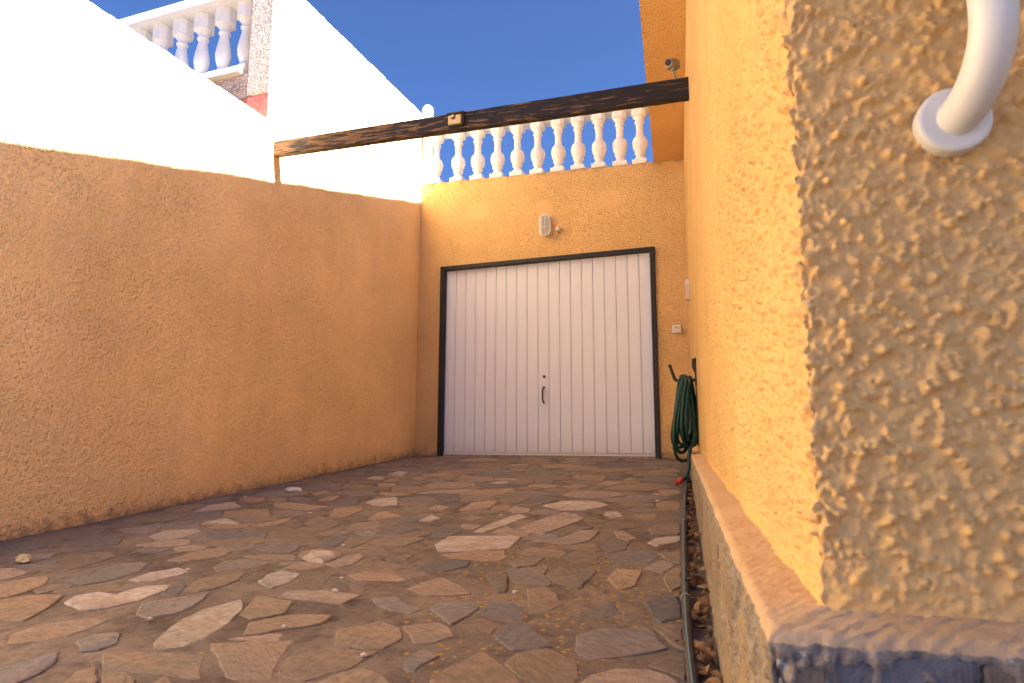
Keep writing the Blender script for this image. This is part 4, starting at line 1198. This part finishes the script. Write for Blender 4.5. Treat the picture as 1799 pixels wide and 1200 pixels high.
# ------------------------------------------------------------------ water pipe along the foot of the plinth
pp = [(1209, 836), (1206, 850), (1204, 872), (1203, 905), (1202, 940), (1203, 1000), (1205, 1060), (1208, 1110), (1213, 1160), (1218, 1200), (1227, 1260)]
path = [on_ground(x, y, .015) for x, y in pp]
path.append(path[-1] + (path[-1] - path[-2]) * 2.2); path[-1][2] = ground_z(path[-1][1]) + .015
path[0][2] += .05
wp = empty('water_pipe', tuple(path[5]), 'grey plastic water pipe with blue stripe lying along the house plinth', 'pipe')
sp_path = smooth_path([tuple(p) for p in path], .03)
tube('pipe', sp_path, .0135, M_PIPE, wp, 14)
tube('stripe', sp_path[3:], .0135, M_STRIPE, wp, 4, sector=(.12, .34, .0006))
tube('elbow', [sp_path[0] + Vector((0, .03, .0)), sp_path[0] + Vector((.0, .0, .012)), sp_path[1], sp_path[2]], [.015, .018, .018, .016], M_DARKPL, wp, 10)
for px_, py_ in ((1204, 918), (1206, 1052)):
    q_ = Vector(on_ground(px_, py_, .015)); i_ = min(range(len(sp_path)), key=lambda i: (sp_path[i] - q_).length)
    c_ = sp_path[i_]; t_ = (sp_path[i_ + 1] - sp_path[i_ - 1]).normalized()
    s1 = t_.cross(Vector((0, 0, 1))).normalized(); s2 = s1.cross(t_)
    ring = [c_ + (s1 * math.cos(a) + s2 * math.sin(a)) * .0155 for a in np.linspace(0, 2 * math.pi, 17)]
    tube('tie', ring + [c_ - s1 * .035 + Vector((0, 0, .004))], .0018, M_WIRE, wp, 6)

# ------------------------------------------------------------------ dry leaves caught behind the pipe, small debris
def leaf_geo(L, wdt, curl, fold):
    vs, fs = [], []
    n = 6
    for i in range(n + 1):
        t = i / n; w = wdt * (math.sin(math.pi * min(1, t * .92 + .06)) ** .8) * (1 if i not in (0, n) else .12) * random.uniform(.8, 1.15)
        x = L * (t - .5); z = curl * math.sin(t * math.pi) + curl * .4 * (t - .5)
        vs += [(x, -w, z + fold * w + random.uniform(-.003, .003)), (x, 0, z), (x, w, z + fold * w + random.uniform(-.003, .003))]
    for i in range(n):
        for j in range(2): fs.append((i * 3 + j, i * 3 + j + 1, (i + 1) * 3 + j + 1, (i + 1) * 3 + j))
    return vs, fs
random.seed(5)
V, F = [], []
for k in range(260):
    y = -5.5 + 3.9 * random.random() ** 1.25
    pth = min(sp_path, key=lambda p: abs(p.y - y))
    x0, x1 = pth.x + .012, lat(-.066, y) 
    x = random.uniform(x0, max(x0 + .01, x1 - .006))
    L = random.uniform(.022, .055); vs, fs = leaf_geo(L, L * random.uniform(.18, .34), random.uniform(-.006, .012), random.uniform(-.6, .9))
    ro = Matrix.Rotation(random.uniform(0, 6.28), 3, 'Z') @ Matrix.Rotation(random.uniform(-.7, .7), 3, 'X') @ Matrix.Rotation(random.uniform(-.5, .5), 3, 'Y')
    b0 = len(V); z = ground_z(y) + random.uniform(.006, .030)
    V += [Vector((x, y, z)) + ro @ Vector(v) for v in vs]; F += [tuple(b0 + i for i in f) for f in fs]
lit = mesh('leaf_litter', V, F, M_LEAF, smooth=True)
tag(lit, 'brown dry leaf litter gathered between the pipe and the house plinth', 'leaves', kind='stuff')
single = [((1197, 1134), .045, 'curled red-brown leaf lying on the paving beside the pipe'),
          ((1196, 950), .035, 'thin brown leaf sliver on the pale stone beside the pipe'),
          ((1192, 1048), .040, 'dark brown leaf tucked under the pipe tie'),
          ((1153, 868), .040, 'small dark twig-like leaf on the paving near the mossy patch')]
for (px_, py_), L, lab in single:
    p = on_ground(px_, py_, .012); vs, fs = leaf_geo(L, L * .2, .010, .5)
    ro = Matrix.Rotation(random.uniform(0, 3), 3, 'Z') @ Matrix.Rotation(random.uniform(-.4, .4), 3, 'X')
    zmin = min((ro @ Vector(v)).z for v in vs)
    o = mesh('dry_leaf', [ro @ Vector(v) - Vector((0, 0, zmin)) for v in vs], fs, M_LEAF, smooth=True)
    o.location = (p[0], p[1], ground_z(p[1]) + .010)
    tag(o, lab, 'leaf', 'single dry leaves')
def lump(name, px, py, size, mat, label, cat, flat=.45, seed=0, seg=3):
    p = on_ground(px, py)
    bm = bmesh.new(); bmesh.ops.create_icosphere(bm, subdivisions=seg, radius=1)
    for v in bm.verts:
        d = v.co.normalized(); r = 1 + .35 * mnoise.noise(d * 1.7 + Vector((seed, 0, 0))) + .16 * mnoise.noise(d * 4.5 + Vector((0, seed, 0)))
        v.co = Vector((d.x * size[0] * r, d.y * size[1] * r, max(-.5, d.z) * size[2] * r))
    zm = min(v.co.z for v in bm.verts)
    for v in bm.verts: v.co.z -= zm
    o = bmobj(name, bm, mat, None, False); o.location = (p[0], p[1], p[2] + .003)
    return tag(o, label, cat)
lump('rubble_lump', 514, 864, (.075, .040, .018), M_PALE, 'crumpled pale grey lump of rubble on the paving near the boundary wall', 'rubble', seed=3)
lump('pebble', 41, 989, (.040, .022, .020), plain('cream_pebble', (.50, .42, .26), .7, .3, vary=.4, vscale=60), 'cream pebble with a brown end by the boundary wall', 'pebble', seed=8)
# a broken block set loose among the paving
P = [on_ground(350 + x / 3.3333, 840 + y / 3.3333) for x, y in ((600, 475), (650, 440), (790, 440), (805, 468), (722, 502), (650, 494))]
blk = slab('broken_stone', P, GN, .004, .016, M_STONE, None, (.50, .45, .41, .4), seg=.03, jit=.006, bev=.012)
tag(blk, 'pale broken stone standing proud among the paving', 'stone')
random.seed(12)
V, F = [], []
for px_, py_ in ((604, 957), (589, 1037), (457, 1021), (264, 1087), (921, 928), (545, 901), (880, 905), (430, 872), (612, 852), (600, 1015), (770, 892), (1155, 880), (905, 1040), (690, 880), (330, 1000), (500, 1100), (640, 1150), (1010, 905)):
    p = on_ground(px_, py_, .008); r = random.uniform(.006, .013); b0 = len(V)
    bm = bmesh.new(); bmesh.ops.create_icosphere(bm, subdivisions=1, radius=r)
    V += [Vector((v.co.x * random.uniform(.7, 1.4), v.co.y * random.uniform(.7, 1.3), v.co.z * .5)) + Vector(p) for v in bm.verts]
    F += [tuple(b0 + v.index for v in f.verts) for f in bm.faces]; bm.free()
tag(mesh('grit', V, F, M_PALE), 'scattered pale chips of grit on the paving', 'grit', kind='stuff')

# ------------------------------------------------------------------ white grab handle on the house front
fp = on_front(1665, 224)
fN = Vector(nF)
gh = empty('grab_handle', tuple(fp), 'white tubular grab handle with round flange on the house corner', 'handle')
fq = Vector(fp) + fN * .004
disc('flange', fq, fN, .0375, .019, M_PLASTIC, gh, 48, .004)
def gp(out, upz, side): return Vector(fp) + fN * out + Vector((0, 0, upz)) + Vector(fd) * side
ga = []
RB = .085
for k in range(0, 11):
    a = math.pi / 2 * k / 10
    ga.append(gp(.008 + RB * math.sin(a), RB * (1 - math.cos(a)), .016 * math.sin(a)))
for k in range(1, 18): ga.append(gp(.008 + RB, RB + (.32 - RB) * k / 18, .016))
for k in range(0, 11):
    a = math.pi / 2 * k / 10
    ga.append(gp(.008 + RB * math.cos(a), .32 + RB * math.sin(a), .016))
tube('bar', smooth_path([tuple(p) for p in ga], .004), .0215, M_PLASTIC, gh, 32)
disc('flange', Vector(ga[-1]) - fN * .012, fN, .0375, .020, M_PLASTIC, gh, 48, .004)
